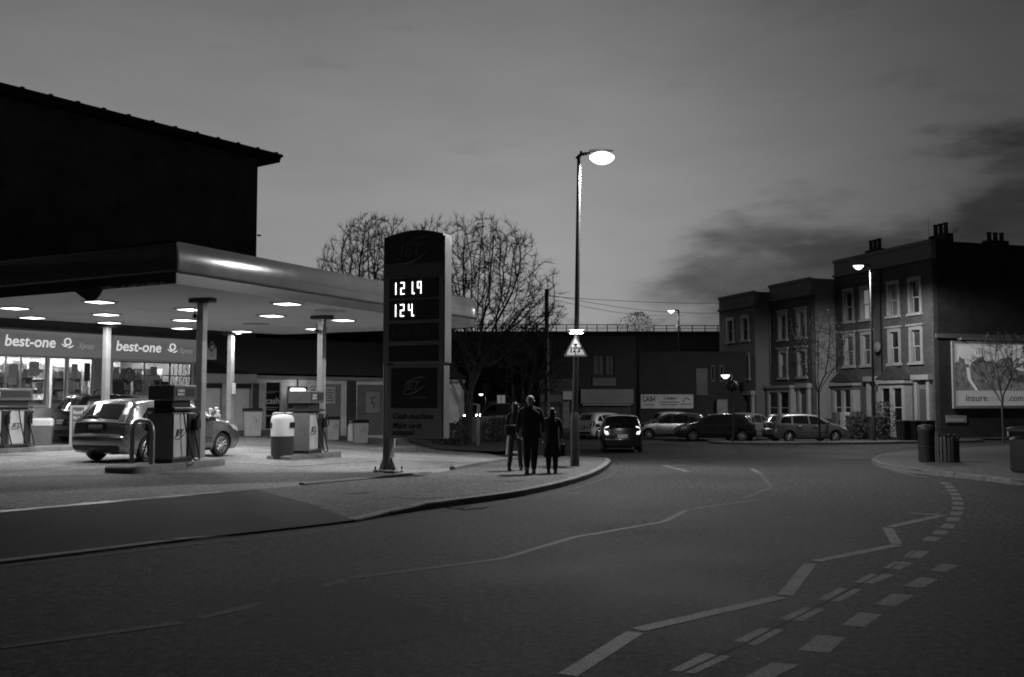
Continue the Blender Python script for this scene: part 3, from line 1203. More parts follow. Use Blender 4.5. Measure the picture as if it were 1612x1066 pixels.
def build_shop():
    z0 = 0.25
    sh = thing('shop', 'lit convenience shop under the canopy with two grey name boards', 'shop', (-14.63, 35.5, 0), SHOP_ANG)
    mat('shop_wall', 0.55, 0.7, var=0.1, scale=2)
    mat('shop_dado', 0.62, 0.5, var=0.06, scale=2)
    mat('sign_grey', 0.16, 0.4, var=0.05, scale=1)
    mat('sign_white', 0.8, 0.4)
    mat('board_glow', .16, .4, var=.05, scale=1, emit=.085)  # glow put into board and letter colours, standing in for canopy light on them
    mat('letter_glow', .8, .4, emit=.62)
    mat('letter_dim_glow', .5, .4, emit=.16)
    mat('sign_pale', 0.62, 0.4)
    mat('frame_alu', 0.34, 0.35, metal=0.5, var=0.1, scale=5)
    ops = [(-6.3, -2.02, 1.52, 3.17), (-1.94, -1.31, 0.3, 3.17), (-1.24, -0.32, 1.86, 3.17), (0.42, 3.78, 1.86, 3.12)]
    w = wall_open(-7.5, 4.05, z0 - .1, 4.05, ops, 0.18).build('wall', 'shop_dado', sh)
    box('side_wall', (3.87, 4.05, .18, 6.2, z0 - .1, 4.9), 'brick_dark', sh)
    box('parapet', (-7.5, 4.05, .02, .3, 4.05, 4.75), 'brick_black', sh)
    box('roof', (-7.5, 4.2, .1, 6.4, 4.752, 4.9), 'roof_tile', sh)
    # interior shell
    box('back_wall', (-7.5, 3.87, 5.0, 5.1, z0, 4.05), 'shop_wall', sh)
    box('partition', (0.02, 0.10, .19, 5.0, z0, 4.05), 'shop_wall', sh)
    box('inner_floor', (-7.5, 3.87, .19, 5.0, z0 - .06, z0), 'shop_wall', sh)
    box('inner_ceiling', (-7.5, 3.87, .19, 5.0, 3.72, 3.8), 'shop_wall', sh)
    for x in (-6.4, -4.6, -2.9, -1.2, 1.1, 2.9):
        for y in (1.3, 3.3):
            tb = MB().box(x - .6, x + .6, y - .07, y + .07, 3.64, 3.70).build('ceiling_tube', 'shop_tube', sh)
    # window joinery
    def window(a, b, c, d, muls, trans=None):
        wf = MB()
        t = .045
        wf.box(a, b, .04, .10, c, c + t).box(a, b, .04, .10, d - t, d).box(a, a + t, .04, .10, c + t, d - t).box(b - t, b, .04, .10, c + t, d - t)
        f = wf.build('window', 'frame_alu', sh)
        edges = [a] + muls + [b]
        for m_ in muls:
            MB().box(m_ - .03, m_ + .03, .03, .105, c + t, d - t).build('mullion', 'frame_alu', f)
        if trans:
            for i in range(len(edges) - 1):
                MB().box(edges[i] + .046, edges[i + 1] - .046, .045, .095, trans - .02, trans + .02).build('transom', 'frame_alu', f)
        for i in range(len(edges) - 1):
            MB().box(edges[i] + .03, edges[i + 1] - .03, .066, .072, c + .03, d - .03).build('pane', 'shop_glass', f)
        return f
    window(-6.3, -2.02, 1.52, 3.17, [-4.9, -3.4, -2.9])
    window(-1.94, -1.31, 0.3, 3.17, [], 1.3)
    window(-1.24, -.32, 1.86, 3.17, [], None)
    window(0.42, 3.78, 1.86, 3.12, [1.74, 2.82], 2.62)
    box('sill', (-1.30, -.28, -.05, .03, 1.80, 1.86), 'white_trim', sh)
    box('sill', (.36, 3.84, -.05, .03, 1.80, 1.86), 'white_trim', sh)
    box('sill', (-6.4, -2.0, -.05, .03, 1.45, 1.52), 'white_trim', sh)
    box('pilaster', (-.30, .0, -.03, .0, z0, 3.17), 'frame_alu', sh)
    box('pilaster', (3.86, 4.06, -.03, .0, z0, 3.14), 'frame_alu', sh)
    # name boards
    for (a, b, ls, tx, lw, lx, xx) in ((-7.3, .12, -3.6, -3.58, 1.72, -1.40, -1.02), (.32, 4.06, .3, .42, 1.84, 2.78, 3.06)):
        bd = MB().cbox(a, b, -.16, -.03, 3.19, 4.02, .02).build('name_board', 'board_glow', sh)
        box('board_cap', (a - .02, b + .02, -.2, -.0, 4.025, 4.08), 'dark_metal', bd)
        text('lettering', 'best-one', .52, 'letter_glow', bd, tx, -.165, 3.48, shear=.12, bold=.006, width=lw)
        logo_ring(bd, lx, 3.50, -.17, .33, 'letter_glow')
        text('lettering', 'Xpress', .30, 'letter_dim_glow', bd, xx, -.165, 3.49, shear=.35, width=.62)
        if a < 0:
            text('lettering', 'best-one', .52, 'letter_glow', bd, -7.1, -.165, 3.48, shear=.12, bold=.006, width=lw)
    # posters, round sign and notices on the glass
    random.seed(5)
    mat('poster_a', 0.75, 0.5, var=0.3, scale=9)
    mat('poster_b', 0.12, 0.4, var=0.5, scale=12)
    mat('poster_c', 0.4, 0.5, var=0.5, scale=14)
    for (a, b, c, d, m) in ((-1.2, -.95, 2.0, 2.4, 'poster_a'), (-1.1, -.86, 2.5, 2.95, 'poster_a'), (-.62, -.4, 2.35, 3.0, 'poster_b'), (2.45, 2.8, 1.9, 2.4, 'poster_b'),
                            (.5, .74, 2.45, 2.9, 'poster_a'), (.78, 1.0, 2.5, 2.85, 'poster_c'), (2.0, 2.3, 2.65, 2.95, 'poster_a'), (1.8, 2.15, 1.95, 2.5, 'poster_a'), (.5, .95, 1.95, 2.35, 'poster_b'),
                            (-3.3, -3.0, 2.2, 2.9, 'poster_a'), (-2.6, -2.25, 2.5, 3.0, 'poster_a'), (-2.3, -2.1, 1.9, 2.3, 'poster_c')):
        box('window_poster', (a, b, .075, .079, c, d), m, sh)
    cl = MB().lathe([(.27, 0), (.27, .03), (.24, .034), (.24, .02)], 28, (1.14, .10, 2.62), 'y')
    rs = cl.build('round_sign', 'dark_metal', sh, 40)
    MB().lathe([(.235, 0), (.235, .004)], 28, (1.14, .094, 2.62), 'y').build('dial', 'poster_c', rs, 40)
    MB().prism([(1.02, 2.48), (1.06, 2.48), (1.14, 2.78), (1.22, 2.48), (1.26, 2.48), (1.16, 2.82), (1.12, 2.82)], 'y', .085, .092).build('motif', 'sign_white', rs)
    # tinsel strings hanging in the last bay
    for x in (3.05, 3.3, 3.5, 3.68):
        pts = [(x + random.uniform(-.04, .04), .2, 3.1 - k * .1) for k in range(11)]
        MB().tube(pts, [random.uniform(.01, .035) for _ in pts], 5).build('garland', 'poster_a', sh)
    # shelving full of small goods
    mats = []
    for i, v in enumerate((.08, .2, .35, .55, .75)):
        mat('goods_%d' % i, v, .45, var=.3, scale=15)
        mats.append('goods_%d' % i)
    k = 0
    for (x0, x1, y, top, sd) in ((-5.6, -3.6, .85, 2.75, 1), (-3.4, -2.05, 1.1, 2.9, 2), (-1.25, -.2, 1.2, 2.9, 3), (.35, 1.6, .9, 2.65, 4), (1.8, 3.0, 1.0, 2.9, 5), (-1.95, -.3, 3.4, 3.2, 6)):
        un = tag(part('shelving', None), 'goods shelving in the shop, ' + ('on show behind the far left window', 'in line with the glazed door', 'behind the small middle window', 'under the round window sign', 'at the end bay with garlands', 'far back behind the glazed door')[k], 'shelving', 'shelving inside the shop')
        k += 1
        un.location = sh.location
        un.rotation_euler = sh.rotation_euler
        fr = MB().box(x0, x1, y + .16, y + .2, z0, top)
        fr.box(x0 - .03, x0, y - .2, y + .2, z0, top).box(x1, x1 + .03, y - .2, y + .2, z0, top)
        fr.build('frame', 'white_paint', un)
        rnd = random.Random(sd)
        z = z0 + .35
        while z < top - .05:
            MB().box(x0, x1, y - .2, y + .16, z - .03, z).build('shelf', 'white_paint', un)
            gds = [MB() for _ in mats]
            x = x0 + .02
            while x < x1 - .08:
                wd = rnd.uniform(.07, .17)
                hh = rnd.uniform(.14, .3)
                mi = rnd.randrange(5)
                for _ in range(rnd.randrange(1, 4)):
                    if x + wd > x1:
                        break
                    gds[mi].cbox(x, x + wd - .01, y - .17, y + .05, z, z + hh, .008)
                    x += wd
            for mi, q in enumerate(gds):
                if q.v:
                    q.build('goods', mats[mi], un, kind='stuff')
            z += .38
    # wall lamp and small box by the end of the shop
    lm = tag(box('bulkhead_lamp', (4.0, 4.16, -.36, -.17, 3.5, 3.85), 'dark_metal', c=.03), 'dark wall lamp beside the end of the right name board', 'lamp')
    lm.location = sh.location
    lm.rotation_euler = sh.rotation_euler
    # hanging white sign with the letter e in a diamond
    hs = thing('hanging_sign', 'white hanging sign with a letter e in a diamond', 'sign', tuple(at(333.5, 552, 37.6)), R(8))
    MB().prism([(-.17, -.34), (.17, -.34), (.17, .12), (0.0, .36), (-.17, .12)], 'y', -.015, .015).build('board', 'white_paint', hs)
    dm = MB().prism([(0, -.06), (.155, .13), (0, .32), (-.155, .13)], 'y', -.02, -.016).build('diamond', 'dark_metal', hs)
    text('lettering', 'e', .34, 'sign_white', hs, -.075, -.024, .05, shear=.2, bold=.008)
    for zz in (-.12, -.19, -.25):
        box('print_line', (-.11, .1, -.019, -.016, zz, zz + .03), 'poster_c', hs)
    MB().tube([(-.4, .03, .38), (0.0, .03, .38), (0, .03, .30)], .012, 6).build('bracket', 'dark_metal', hs)


build_shop()

# ------------------------------------------------------------------ garage row behind
def build_garages():
    gr = thing('garage_row', 'low row of brick garages with pitched roof behind the pumps', 'building', (-11.1, 39.5, .132), R(45))
    gr.scale = (.92,) * 3
    mat('shutter', 0.85, 0.5, var=.1, scale=3)
    mat('poster_black', 0.010, 0.35)
    mat('garage_paint', .64, .8, var=.14, scale=2, dirt=.35, dscale=.8, bump=.3)
    mat('cream_band', 0.5, .6, var=.1, scale=3)
    z0 = -.2
    ops = [(-1.42, -.45, .2, 2.42), (-.1, .95, .2, 2.42), (1.64, 2.42, .45, 2.52), (4.35, 5.7, .05, 2.45), (6.6, 8.4, .0, 2.45)]
    wall_open(-1.5, 13.5, z0, 2.78, ops, .25).build('wall', 'garage_paint', gr)
    box('fascia_band', (-1.5, 1.15, -.10, .0, 2.46, 2.84), 'cream_band', gr, .01)
    box('gutter', (1.17, 13.5, -.12, .02, 2.64, 2.80), 'grey_metal', gr, .03)
    # corrugated roof
    mb = MB()
    n = 120
    for i in range(n + 1):
        x = -1.6 + 15.2 * i / n
        dz = .035 * (i % 2)
        mb.v += [(x, -.22, 2.86 + dz), (x, 4.2, 4.75 + dz)]
    for i in range(n):
        mb.f.append([2 * i, 2 * i + 2, 2 * i + 3, 2 * i + 1])
    mb.build('roof', 'roof_tile', gr, 20)
    box('back', (-1.5, 13.5, 4.0, 4.25, z0, 4.7), 'brick_black', gr)

    def shutter(a, b, c, d, m='shutter', pitch=.075):
        mb = MB()
        k = c
        while k < d:
            e = min(k + pitch, d)
            mb.quad((a, .10, k), (b, .10, k), (b, .085, k + pitch * .2), (a, .085, k + pitch * .2))
            mb.quad((a, .085, k + pitch * .2), (b, .085, k + pitch * .2), (b, .085, k + pitch * .8), (a, .085, k + pitch * .8))
            mb.quad((a, .085, k + pitch * .8), (b, .085, k + pitch * .8), (b, .10, e), (a, .10, e))
            k += pitch
        s = mb.build('roller_shutter', m, gr, fix=False)
        box('guide_rail', (a, a + .06, .05, .084, c, d), 'grey_metal', s)
        box('guide_rail', (b - .06, b, .05, .084, c, d), 'grey_metal', s)
        box('bottom_bar', (a + .06, b - .06, .06, .104, c, c + .06), 'grey_metal', s)
    shutter(-1.42, -.45, .2, 2.22)
    shutter(-.1, .95, .2, 2.22)
    box('shutter_box', (-1.42, .95, .02, .14, 2.22, 2.42), 'dark_metal', gr)
    shutter(6.6, 8.4, .0, 2.45, 'render_grey', .11)
    box('door', (4.35, 5.7, .06, .11, .05, 2.45), 'render_grey', gr)
    box('step', (-1.5, 2.5, -.45, -.0, .1, .40), 'kerb_stone', gr, .02)
    # doorway filled by a black poster
    f = MB().box(1.60, 1.67, -.02, .1, .45, 2.56).box(2.39, 2.46, -.02, .1, .45, 2.56).box(1.67, 2.39, -.02, .1, 2.49, 2.56).build('door_frame', 'white_trim', gr)
    ps = box('poster_door', (1.67, 2.39, .05, .09, .45, 2.49), 'poster_black', gr)
    text('lettering', 'cash', .40, 'sign_white', ps, 1.70, .044, 1.55, width=.66, bold=.002)
    for (a, b, c) in ((2.08, 2.1, .62), (1.36, 1.40, .62), (1.27, 1.30, .5), (.98, 1.05, .62), (2.02, 2.04, .4)):
        box('print_line', (1.71, 1.71 + c, .044, .049, a, b), 'poster_c', ps)
    # pipes and brick piers
    box('pier', (1.0, 1.28, -.06, .0, .2, 2.44), 'brick_dark', gr)
    box('pier', (6.0, 6.5, -.08, .0, -.1, 2.62), 'brick_black', gr)
    MB().tube([(3.25, -.06, .3), (3.25, -.06, 2.64)], .04, 8).build('downpipe', 'dark_metal', gr)
    # notices on the wall
    nt_ = tag(part('parking_notice', None), 'small two-part notice on the garage wall above the middle pump', 'notice')
    nt_.location, nt_.rotation_euler, nt_.scale = gr.location, gr.rotation_euler, gr.scale
    box('board', (3.9, 4.3, -.03, -.004, 2.05, 2.48), 'white_paint', nt_)
    box('lower_board', (3.9, 4.3, -.033, -.004, 1.62, 2.04), 'poster_black', nt_)
    text('lettering', 'NOTICE', .14, 'poster_black', nt_, 3.93, -.034, 2.26, width=.33)
    box('print_line', (3.95, 4.25, -.035, -.031, 2.12, 2.2), 'poster_b', nt_)
    for zz in (1.7, 1.8, 1.9):
        box('print_line', (3.95, 4.25, -.038, -.034, zz, zz + .04), 'poster_a', nt_)
    for (x, z, w_, h_, lab) in ((5.05, 1.55, .62, .8, 'faded printed sign beside the pier on the garage wall'), (7.55, 1.1, .85, 1.0, 'square poster with a curled mark on the end garage door')):
        pn = tag(part('wall_sign', None), lab, 'sign')
        pn.location, pn.rotation_euler, pn.scale = gr.location, gr.rotation_euler, gr.scale
        box('board', (x - w_ / 2, x + w_ / 2, .015, .04, z, z + h_), 'poster_c' if x < 6 else 'render_light', pn)
        if x < 6:
            for q in range(5):
                box('print_line', (x - .2, x + .22 - .04 * (q % 3), .010, .014, z + .12 + .12 * q, z + .17 + .12 * q), 'poster_b', pn)
        else:
            MB().tube([(x + .12, .0, z + .75), (x - .1, .0, z + .7), (x - .08, .0, z + .5), (x + .1, .0, z + .4), (x, .0, z + .22)], .045, 6).build('motif', 'poster_b', pn)
    # cash machine with lit hood
    am = tag(part('cash_machine', None), 'cash machine with a glowing hood set in the garage wall', 'cash machine')
    am.location, am.rotation_euler, am.scale = gr.location, gr.rotation_euler, gr.scale
    MB().cbox(2.75, 3.75, -.12, -.002, .95, 2.3, .04).build('surround', 'dark_metal', am)
    MB().cbox(2.78, 3.55, -.34, -.125, 2.0, 2.26, .05).build('hood', 'tiny_glow', am) if False else None
    mat('hood_glow', .8, .5, emit=5)
    MB().cbox(2.80, 3.55, -.30, -.125, 2.02, 2.24, .05).build('hood', 'hood_glow', am)
    box('screen', (2.95, 3.4, -.145, -.122, 1.62, 1.95), 'poster_c', am)
    box('keypad', (3.0, 3.3, -.2, -.122, 1.35, 1.5), 'grey_metal', am, .02)
    box('card_slot', (3.45, 3.62, -.14, -.122, 1.6, 1.7), 'black_plastic', am)


build_garages()


def waste_bin(name, label, loc, rz, w=.55, d=.5, h=.95, v=.5, light=False):
    b = thing(name, label, 'bin', loc, rz, 'pale litter bins along the garage wall')
    mat('bin_body', .48, .5, var=.12, scale=4)
    mb = MB()
    t = .88
    mb.v = [(-w / 2 * t, -d / 2 * t, 0), (w / 2 * t, -d / 2 * t, 0), (w / 2 * t, d / 2 * t, 0), (-w / 2 * t, d / 2 * t, 0), (-w / 2, -d / 2, h), (w / 2, -d / 2, h), (w / 2, d / 2, h), (-w / 2, d / 2, h)]
    mb.f = [[0, 3, 2, 1], [4, 5, 6, 7], [0, 1, 5, 4], [1, 2, 6, 5], [2, 3, 7, 6], [3, 0, 4, 7]]
    mb.build('body', 'bin_body', b)
    MB().cbox(-w / 2 - .03, w / 2 + .03, -d / 2 - .03, d / 2 + .03, h + .002, h + .12, .03).build('lid', 'black_plastic', b)
    box('label_panel', (-.04, .2, -d / 2 - .004, -d / 2 + .05, h * .55, h * .8), 'poster_c', b)
    return b


for i, (px, py, w, lab) in enumerate([(397, 680, .72, 'pale litter bin with dark lid beside the cash poster door'), (523, 688, .5, 'pale narrow bin with dark lid behind the middle pump hose'), (567, 690, .6, 'pale bin with dark lid beside the wall sign pier')]):
    p = at(px, py, 37.7 if i == 0 else 38.9)
    zz = g(p.x, p.y) + PAVE
    waste_bin('litter_bin', lab, (p.x, p.y, zz), R(20), w=w * .92, h=.92 if i == 0 else .78)
p = at(553, 688, 39.3)
gb = thing('gas_bottle', 'short white gas bottle standing beside the pale bin near the wall sign', 'gas bottle', (p.x, p.y, g(p.x, p.y) + PAVE))
MB().lathe([(.12, 0), (.15, .03), (.15, .55), (.11, .68), (.04, .72)], 16).build('bottle', 'white_paint', gb, 40)
MB().lathe([(.07, .70), (.09, .72), (.09, .82), (.08, .82)], 12).build('collar', 'grey_metal', gb, 40)

# ------------------------------------------------------------------ tall dark building behind the shop
def build_tall():
    a = SHOP_ANG
    tb = thing('tall_building', 'tall dark building with overhanging tiled eaves behind the shop', 'building', (-14.63, 35.5, 0), a)
    # its right corner seen at x=406, eaves at y=238
    Y0 = 9.0     # set back behind the shop front
    u = Vector((.592, .806))
    nrm = Vector((-.806, .592))
    # solve for the corner along the facade
    o = Vector((-14.63, 35.5)) + nrm * Y0
    ax, bz = ray(406, 250)
    t = (ax * o.y - o.x) / (u.x - ax * u.y)
    Yc = o.y + u.y * t
    ztop = CAM_H + bz * Yc
    ax2, bz2 = ray(434, 243)
    t2 = (ax2 * o.y - o.x) / (u.x - ax2 * u.y)
    box('wall', (t - 60, t, Y0, Y0 + 14, -.3, ztop), 'brick_dark', tb)
    ov = (t2 - t) * .96
    ez = ztop + .12
    mb = MB()
    mb.prism([(Y0 - .5, ez - .0), (Y0 - .5, ez + .22), (Y0 - .38, ez + .3), (Y0 + 7, ez + .34), (Y0 + 14.5, ez + .3), (Y0 + 14.5, ez)], 'x', t - 60, t + ov)
    mb.build('roof', 'roof_tile', tb)
    box('gutter', (t - 60, t + ov + .05, Y0 - .64, Y0 - .49, ez + .1, ez + .25), 'black_plastic', tb, .03)
    box('bargeboard', (t + .002, t + ov - .01, Y0 - .45, Y0 + 14.4, ez - .16, ez - .002), 'black_plastic', tb)
    for k in range(40):
        x = t + ov - .4 - k * 1.25
        MB().cbox(x - .09, x + .09, Y0 - .66, Y0 - .5, ez + .25, ez + .30, .02).build('gutter_bracket', 'black_plastic', tb)
    MB().tube([(t + .02, Y0 - .05, ztop - 4.1), (t + .22, Y0 - .05, ztop - 4.1)], .05, 6).build('vent_pipe', 'black_plastic', tb)


build_tall()

# ------------------------------------------------------------------ forecourt furniture
V_ANG = math.atan2(.919, .395)


def island(label, c, hl, hw, ang):
    mb = MB()
    pl = []
    for k in range(24):
        a = 2 * PI * k / 24
        ca, sa = math.cos(a), math.sin(a)
        ex = math.copysign(abs(ca) ** .25, ca)
        ey = math.copysign(abs(sa) ** .25, sa)
        pl.append((hl * ex, hw * ey))
    z = g(*c) + PAVE
    for zz, s in ((-.05, 1.0), (.10, 1.0), (.13, .97)):
        mb.v += [(p[0] * s, p[1] * s, zz) for p in pl]
    n = 24
    for r in range(2):
        for i in range(n):
            j = (i + 1) % n
            mb.f.append([r * n + i, r * n + j, (r + 1) * n + j, (r + 1) * n + i])
    mb.f.append([2 * n + i for i in range(n)])
    o = mb.build('pump_island', 'kerb_stone', None, 40)
    o.location = (c[0], c[1], z)
    o.rotation_euler = (0, 0, ang)
    tag(o, label, 'pump island', 'raised pump islands')
    return z + .13


mat('pump_end', .20, .45, var=.12, scale=3, dirt=.25, dscale=2)
mat('pump_white', .55, .4, var=.1, scale=3)
mat('pump_dark', .03, .35)
mat('pump_top', .10, .4, var=.1, scale=4)
mat('jet_black', .02, .4)


def jet_logo(parent, x, y, z, w, m, rz=0.0, arcs=2):
    lg = part('logo', parent, (x, y, z), (0, 0, rz))
    text('lettering', 'JET', w * .42, m, lg, -w * .38, 0, -w * .13, shear=.3, bold=.004 * w / .4, width=w * .72)
    for s0, s1, zz in ((.15, PI * .78, .0), (PI * 1.15, PI * 1.85, .0))[2 - arcs:]:
        pts = [(w * .5 * math.cos(a), 0, w * .24 * math.sin(a) + .18 * w * math.cos(a)) for a in [s0 + (s1 - s0) * k / 10 for k in range(11)]]
        MB().tube(pts, [w * .03 * math.sin(PI * (k + .3) / 10.6) + .003 for k in range(11)], 5).build('swoosh', m, lg)
    return lg


def pump(label, c, z, ang, L=.80, panels=1, bay=.34):
    p = thing('fuel_pump', label, 'fuel pump', (c[0], c[1], z), ang, 'fuel pumps on the forecourt')
    h = L / 2
    box('plinth', (-h + .02, h - .02, -.27, .27, 0, .08), 'pump_dark', p)
    MB().cbox(-h, h, -.29, .29, .082, 1.05, .025).build('cabinet', 'pump_end', p)
    box('neck', (-h + .06, h - .06, -.22, .22, 1.052, 1.30), 'pump_dark', p, .01)
    MB().cbox(-h - .02, h + .02, -.33, .33, 1.09, 1.15, .015).build('shelf', 'pump_dark', p)
    tp = MB().cbox(-h - .02, h + .02, -.31, .31, 1.302, 1.62, .02).build('display_head', 'pump_top', p)
    for sy in (-1, 1):
        rz = 0 if sy < 0 else PI
        sd = part('side', p, (0, 0, 0), (0, 0, rz))
        n = panels
        pw = (L - bay * n) / n
        for k in range(n):
            a = -h + .02 + k * (pw + bay)
            box('front_panel', (a, a + pw, -.302, -.2915, .12, 1.0), 'pump_white', sd)
            jet_logo(sd, a + pw / 2, -.305, .62, pw * .95, 'jet_black', arcs=1)
            box('hose_bay', (a + pw + .015, a + pw + bay - .05, -.34, -.292, .12, 1.02), 'pump_dark', sd, .01)
            # nozzle in its holster
            x = a + pw + bay * .55
            nz = MB()
            nz.cbox(x - .05, x + .05, -.45, -.345, .66, .92, .02)
            nz.tube([(x, -.42, .90), (x + .03, -.47, 1.0), (x + .02, -.43, 1.05)], [.03, .026, .02], 8)
            nz.tube([(x - .02, -.47, .70), (x - .02, -.53, .74), (x - .02, -.52, .88)], .014, 6)
            nz.build('nozzle', 'black_plastic', sd)
            pts = []
            x0, x1 = a + pw * .55, x
            for q in range(21):
                t = q / 20
                xx = x0 + (x1 - x0) * t + .22 * math.sin(PI * t) * (1 if t > .5 else .3)
                zz = 1.06 - .34 * t - (.98 - .25 * t) * math.sin(PI * t) ** .75
                pts.append((xx, -.36 - .12 * math.sin(PI * t), max(zz, -.04)))
            MB().tube(pts, .017, 6).build('hose', 'hose_rubber', sd)
        box('display', (-h + .05, h - .05, -.318, -.311, 1.38, 1.56), 'pump_dark', sd)
        box('price_window', (-h + .10, -h + .36, -.322, -.3185, 1.47, 1.53), 'poster_c', sd)
        box('price_window', (-h + .10, -h + .36, -.322, -.3185, 1.40, 1.45), 'poster_c', sd)
    return p


z1 = island('pump island with the hoop barrier at its end', (-7.25, 21.15), 1.6, .40, R(72))
pump('nearest fuel pump with dark end panel behind the hoop barrier', (-7.20, 21.15), z1, R(75))
z2 = island('pump island behind the black and white drum', (-5.42, 26.3), 1.4, .40, R(72))
pump('middle fuel pump beside the black and white drum bin', (-5.38, 26.1), z2, R(75))
z3 = island('pump island at the left edge of the photo', (-13.6, 28.0), 3.0, .45, SHOP_ANG)
pump('wide double fuel pump with two white panels at the left edge', (-13.95, 27.4), z3, SHOP_ANG, 1.25, 2, .24)
z4 = island('empty low island seen behind the price sign', (-4.1, 34.5), 1.1, .4, V_ANG)
p = thing('bollard', 'short white post on the island behind the price sign', 'bollard', (-4.1, 34.3, z4))
MB().lathe([(.09, 0), (.09, .5), (.07, .54)], 14).build('post', 'white_paint', p, 40)


def hoop(label, a, b, h, r, m, square=False):
    c = (a + b) / 2
    o = thing('hoop_barrier', label, 'barrier', (c.x, c.y, g(c.x, c.y) + PAVE), math.atan2(b.y - a.y, b.x - a.x), 'tubular hoop barriers')
    w = (b - a).length / 2
    rr = .05 if square else min(.25, w)
    pts = [(-w, 0, -.05), (-w, 0, h - rr)]
    for k in range(1, 8):
        q = PI / 2 * k / 8
        pts.append((-w + rr - rr * math.cos(q), 0, h - rr + rr * math.sin(q)))
    pts.append((-w + rr, 0, h))
    pts += [(-x, y, z) for x, y, z in reversed(pts)]
    MB().tube(pts, r, 10).build('hoop', m, o, 40)
    for s in (-w, w):
        MB().lathe([(r * 1.9, 0.0), (r * 1.9, .015), (r * 1.1, .02)], 12, (s, 0, 0)).build('foot_plate', 'dark_metal', o, 40)
    return o


a, b = gp(207, 738, PAVE), gp(239, 741, PAVE)
hoop('grey steel hoop barrier in front of the nearest pump', a, b, 1.0, .048, 'grey_metal')
a, b = gp(429, 713, PAVE), gp(486, 713, PAVE)
hoop('thin pale rail beside the drum bin and middle pump', Vector((a.x, a.y, 0)), Vector((a.x + .95, a.y + .25, 0)), 1.13, .028, 'galv', True)

# drum bin, white above and dark below
c = gp(444, 723, PAVE)
db = thing('drum_bin', 'round drum bin, white top half over dark lower half', 'bin', c)
mat('drum_dark', .035, .5, var=.15, scale=5)
MB().lathe([(.25, 0), (.275, .02), (.285, .58)], 24).build('drum', 'drum_dark', db, 40)
MB().lathe([(.29, .582), (.29, .98), (.275, 1.05), (.23, 1.10), (.12, 1.125), (.02, 1.13)], 24).build('hood', 'white_paint', db, 40)
for an in (R(-160), R(-20), R(70)):
    f = MB().cbox(-.11, .11, -.012, .012, -.07, .07, .01).build('flap', 'black_plastic', db)
    f.location = (.292 * math.cos(an), .292 * math.sin(an), .86)
    f.rotation_euler = (0, 0, an + PI / 2)
# square-ish bin by the double pump
c = gp(66, 706, PAVE)
sb = thing('forecourt_bin', 'dark tapered bin with white top beside the double pump', 'bin', c, R(20))
mb = MB()
for zz, s in ((0, .23), (.02, .24), (.68, .285)):
    mb.v += [(s, -s, zz), (s, s, zz), (-s, s, zz), (-s, -s, zz)]
for r in range(2):
    for i in range(4):
        j = (i + 1) % 4
        mb.f.append([r * 4 + i, r * 4 + j, r * 4 + 4 + j, r * 4 + 4 + i])
mb.f.append([3, 2, 1, 0])
mb.f.append([8, 9, 10, 11])
mb.build('body', 'pump_end', sb)
MB().cbox(-.30, .30, -.30, .30, .682, .90, .06).build('top', 'white_paint', sb)
# food board on its stand
c = gp(122, 705, PAVE)
fb = thing('food_board', 'dark swing board reading food to go on a pale stand', 'sign board', c, R(-12))
MB().cbox(-.30, .30, -.22, .22, 0, .09, .03).build('base', 'grey_metal', fb)
f = MB().box(-.27, -.20, -.03, .03, .09, 1.28).box(.20, .27, -.03, .03, .09, 1.28).box(-.2, .2, -.03, .03, 1.22, 1.28).box(-.2, .2, -.03, .03, .12, .18)
f.build('frame', 'white_trim', fb)
bd = box('panel', (-.2, .2, -.015, .015, .18, 1.22), 'sign_grey', fb)
text('lettering', 'food', .17, 'sign_white', bd, -.16, -.019, 1.02, bold=.003)
text('lettering', 'to go', .15, 'sign_white', bd, -.16, -.019, .87, bold=.003)
for zz in (.74, .66, .58):
    box('print_line', (-.16, .12, -.019, -.0155, zz, zz + .03), 'sign_pale', bd)
# white counter panel with word food below the left shop window
cp_ = tag(box('food_counter', (-2.9, -2.05, -.5, -.05, .26, 1.42), 'shop_dado', None, .02), 'pale food counter panel under the shop window at the left', 'counter')
cp_.location = (-14.63, 35.5, 0)
cp_.rotation_euler = (0, 0, SHOP_ANG)
text('lettering', 'food', .2, 'sign_white', cp_, -2.75, -.506, 1.05, shear=.2, width=.5)
box('panel_strip', (-2.86, -2.1, -.505, -.501, .98, 1.3), 'sign_pale', cp_)
# notice box in front of the shop window
nb = tag(box('window_box', (2.05, 2.75, -.32, -.06, 1.42, 1.75), 'sign_grey', None, .01), 'grey two-panel box on the shop wall above the car roof', 'box')
nb.location = (-14.63, 35.5, 0)
nb.rotation_euler = (0, 0, SHOP_ANG)
box('panel', (2.09, 2.39, -.326, -.3215, 1.46, 1.71), 'poster_c', nb)
box('panel', (2.42, 2.72, -.326, -.3215, 1.46, 1.71), 'poster_b', nb)

# flowers wrapped in pale paper by the garage shutter
c = at(338, 662, 31.0)
fl = thing('flower_bunch', 'pale wrapped flowers standing behind the silver car bonnet', 'flowers', (c.x, c.y, g(c.x, c.y) + PAVE))
mb = MB().lathe([(.16, 0), (.2, .05), (.2, .62), (.21, .64)], 12)
mb.build('bucket', 'grey_metal', fl, 40)
random.seed(8)
for k in range(16):
    a = random.uniform(0, 2 * PI)
    r = random.uniform(0, .2)
    MB().lathe([(.01, -.28), (.05, 0), (.07, .04), (.02, .07)], 6, (r * math.cos(a), r * math.sin(a), .82 + random.uniform(0, .35))).build('bloom', 'poster_a' if k % 3 else 'poster_b', fl)


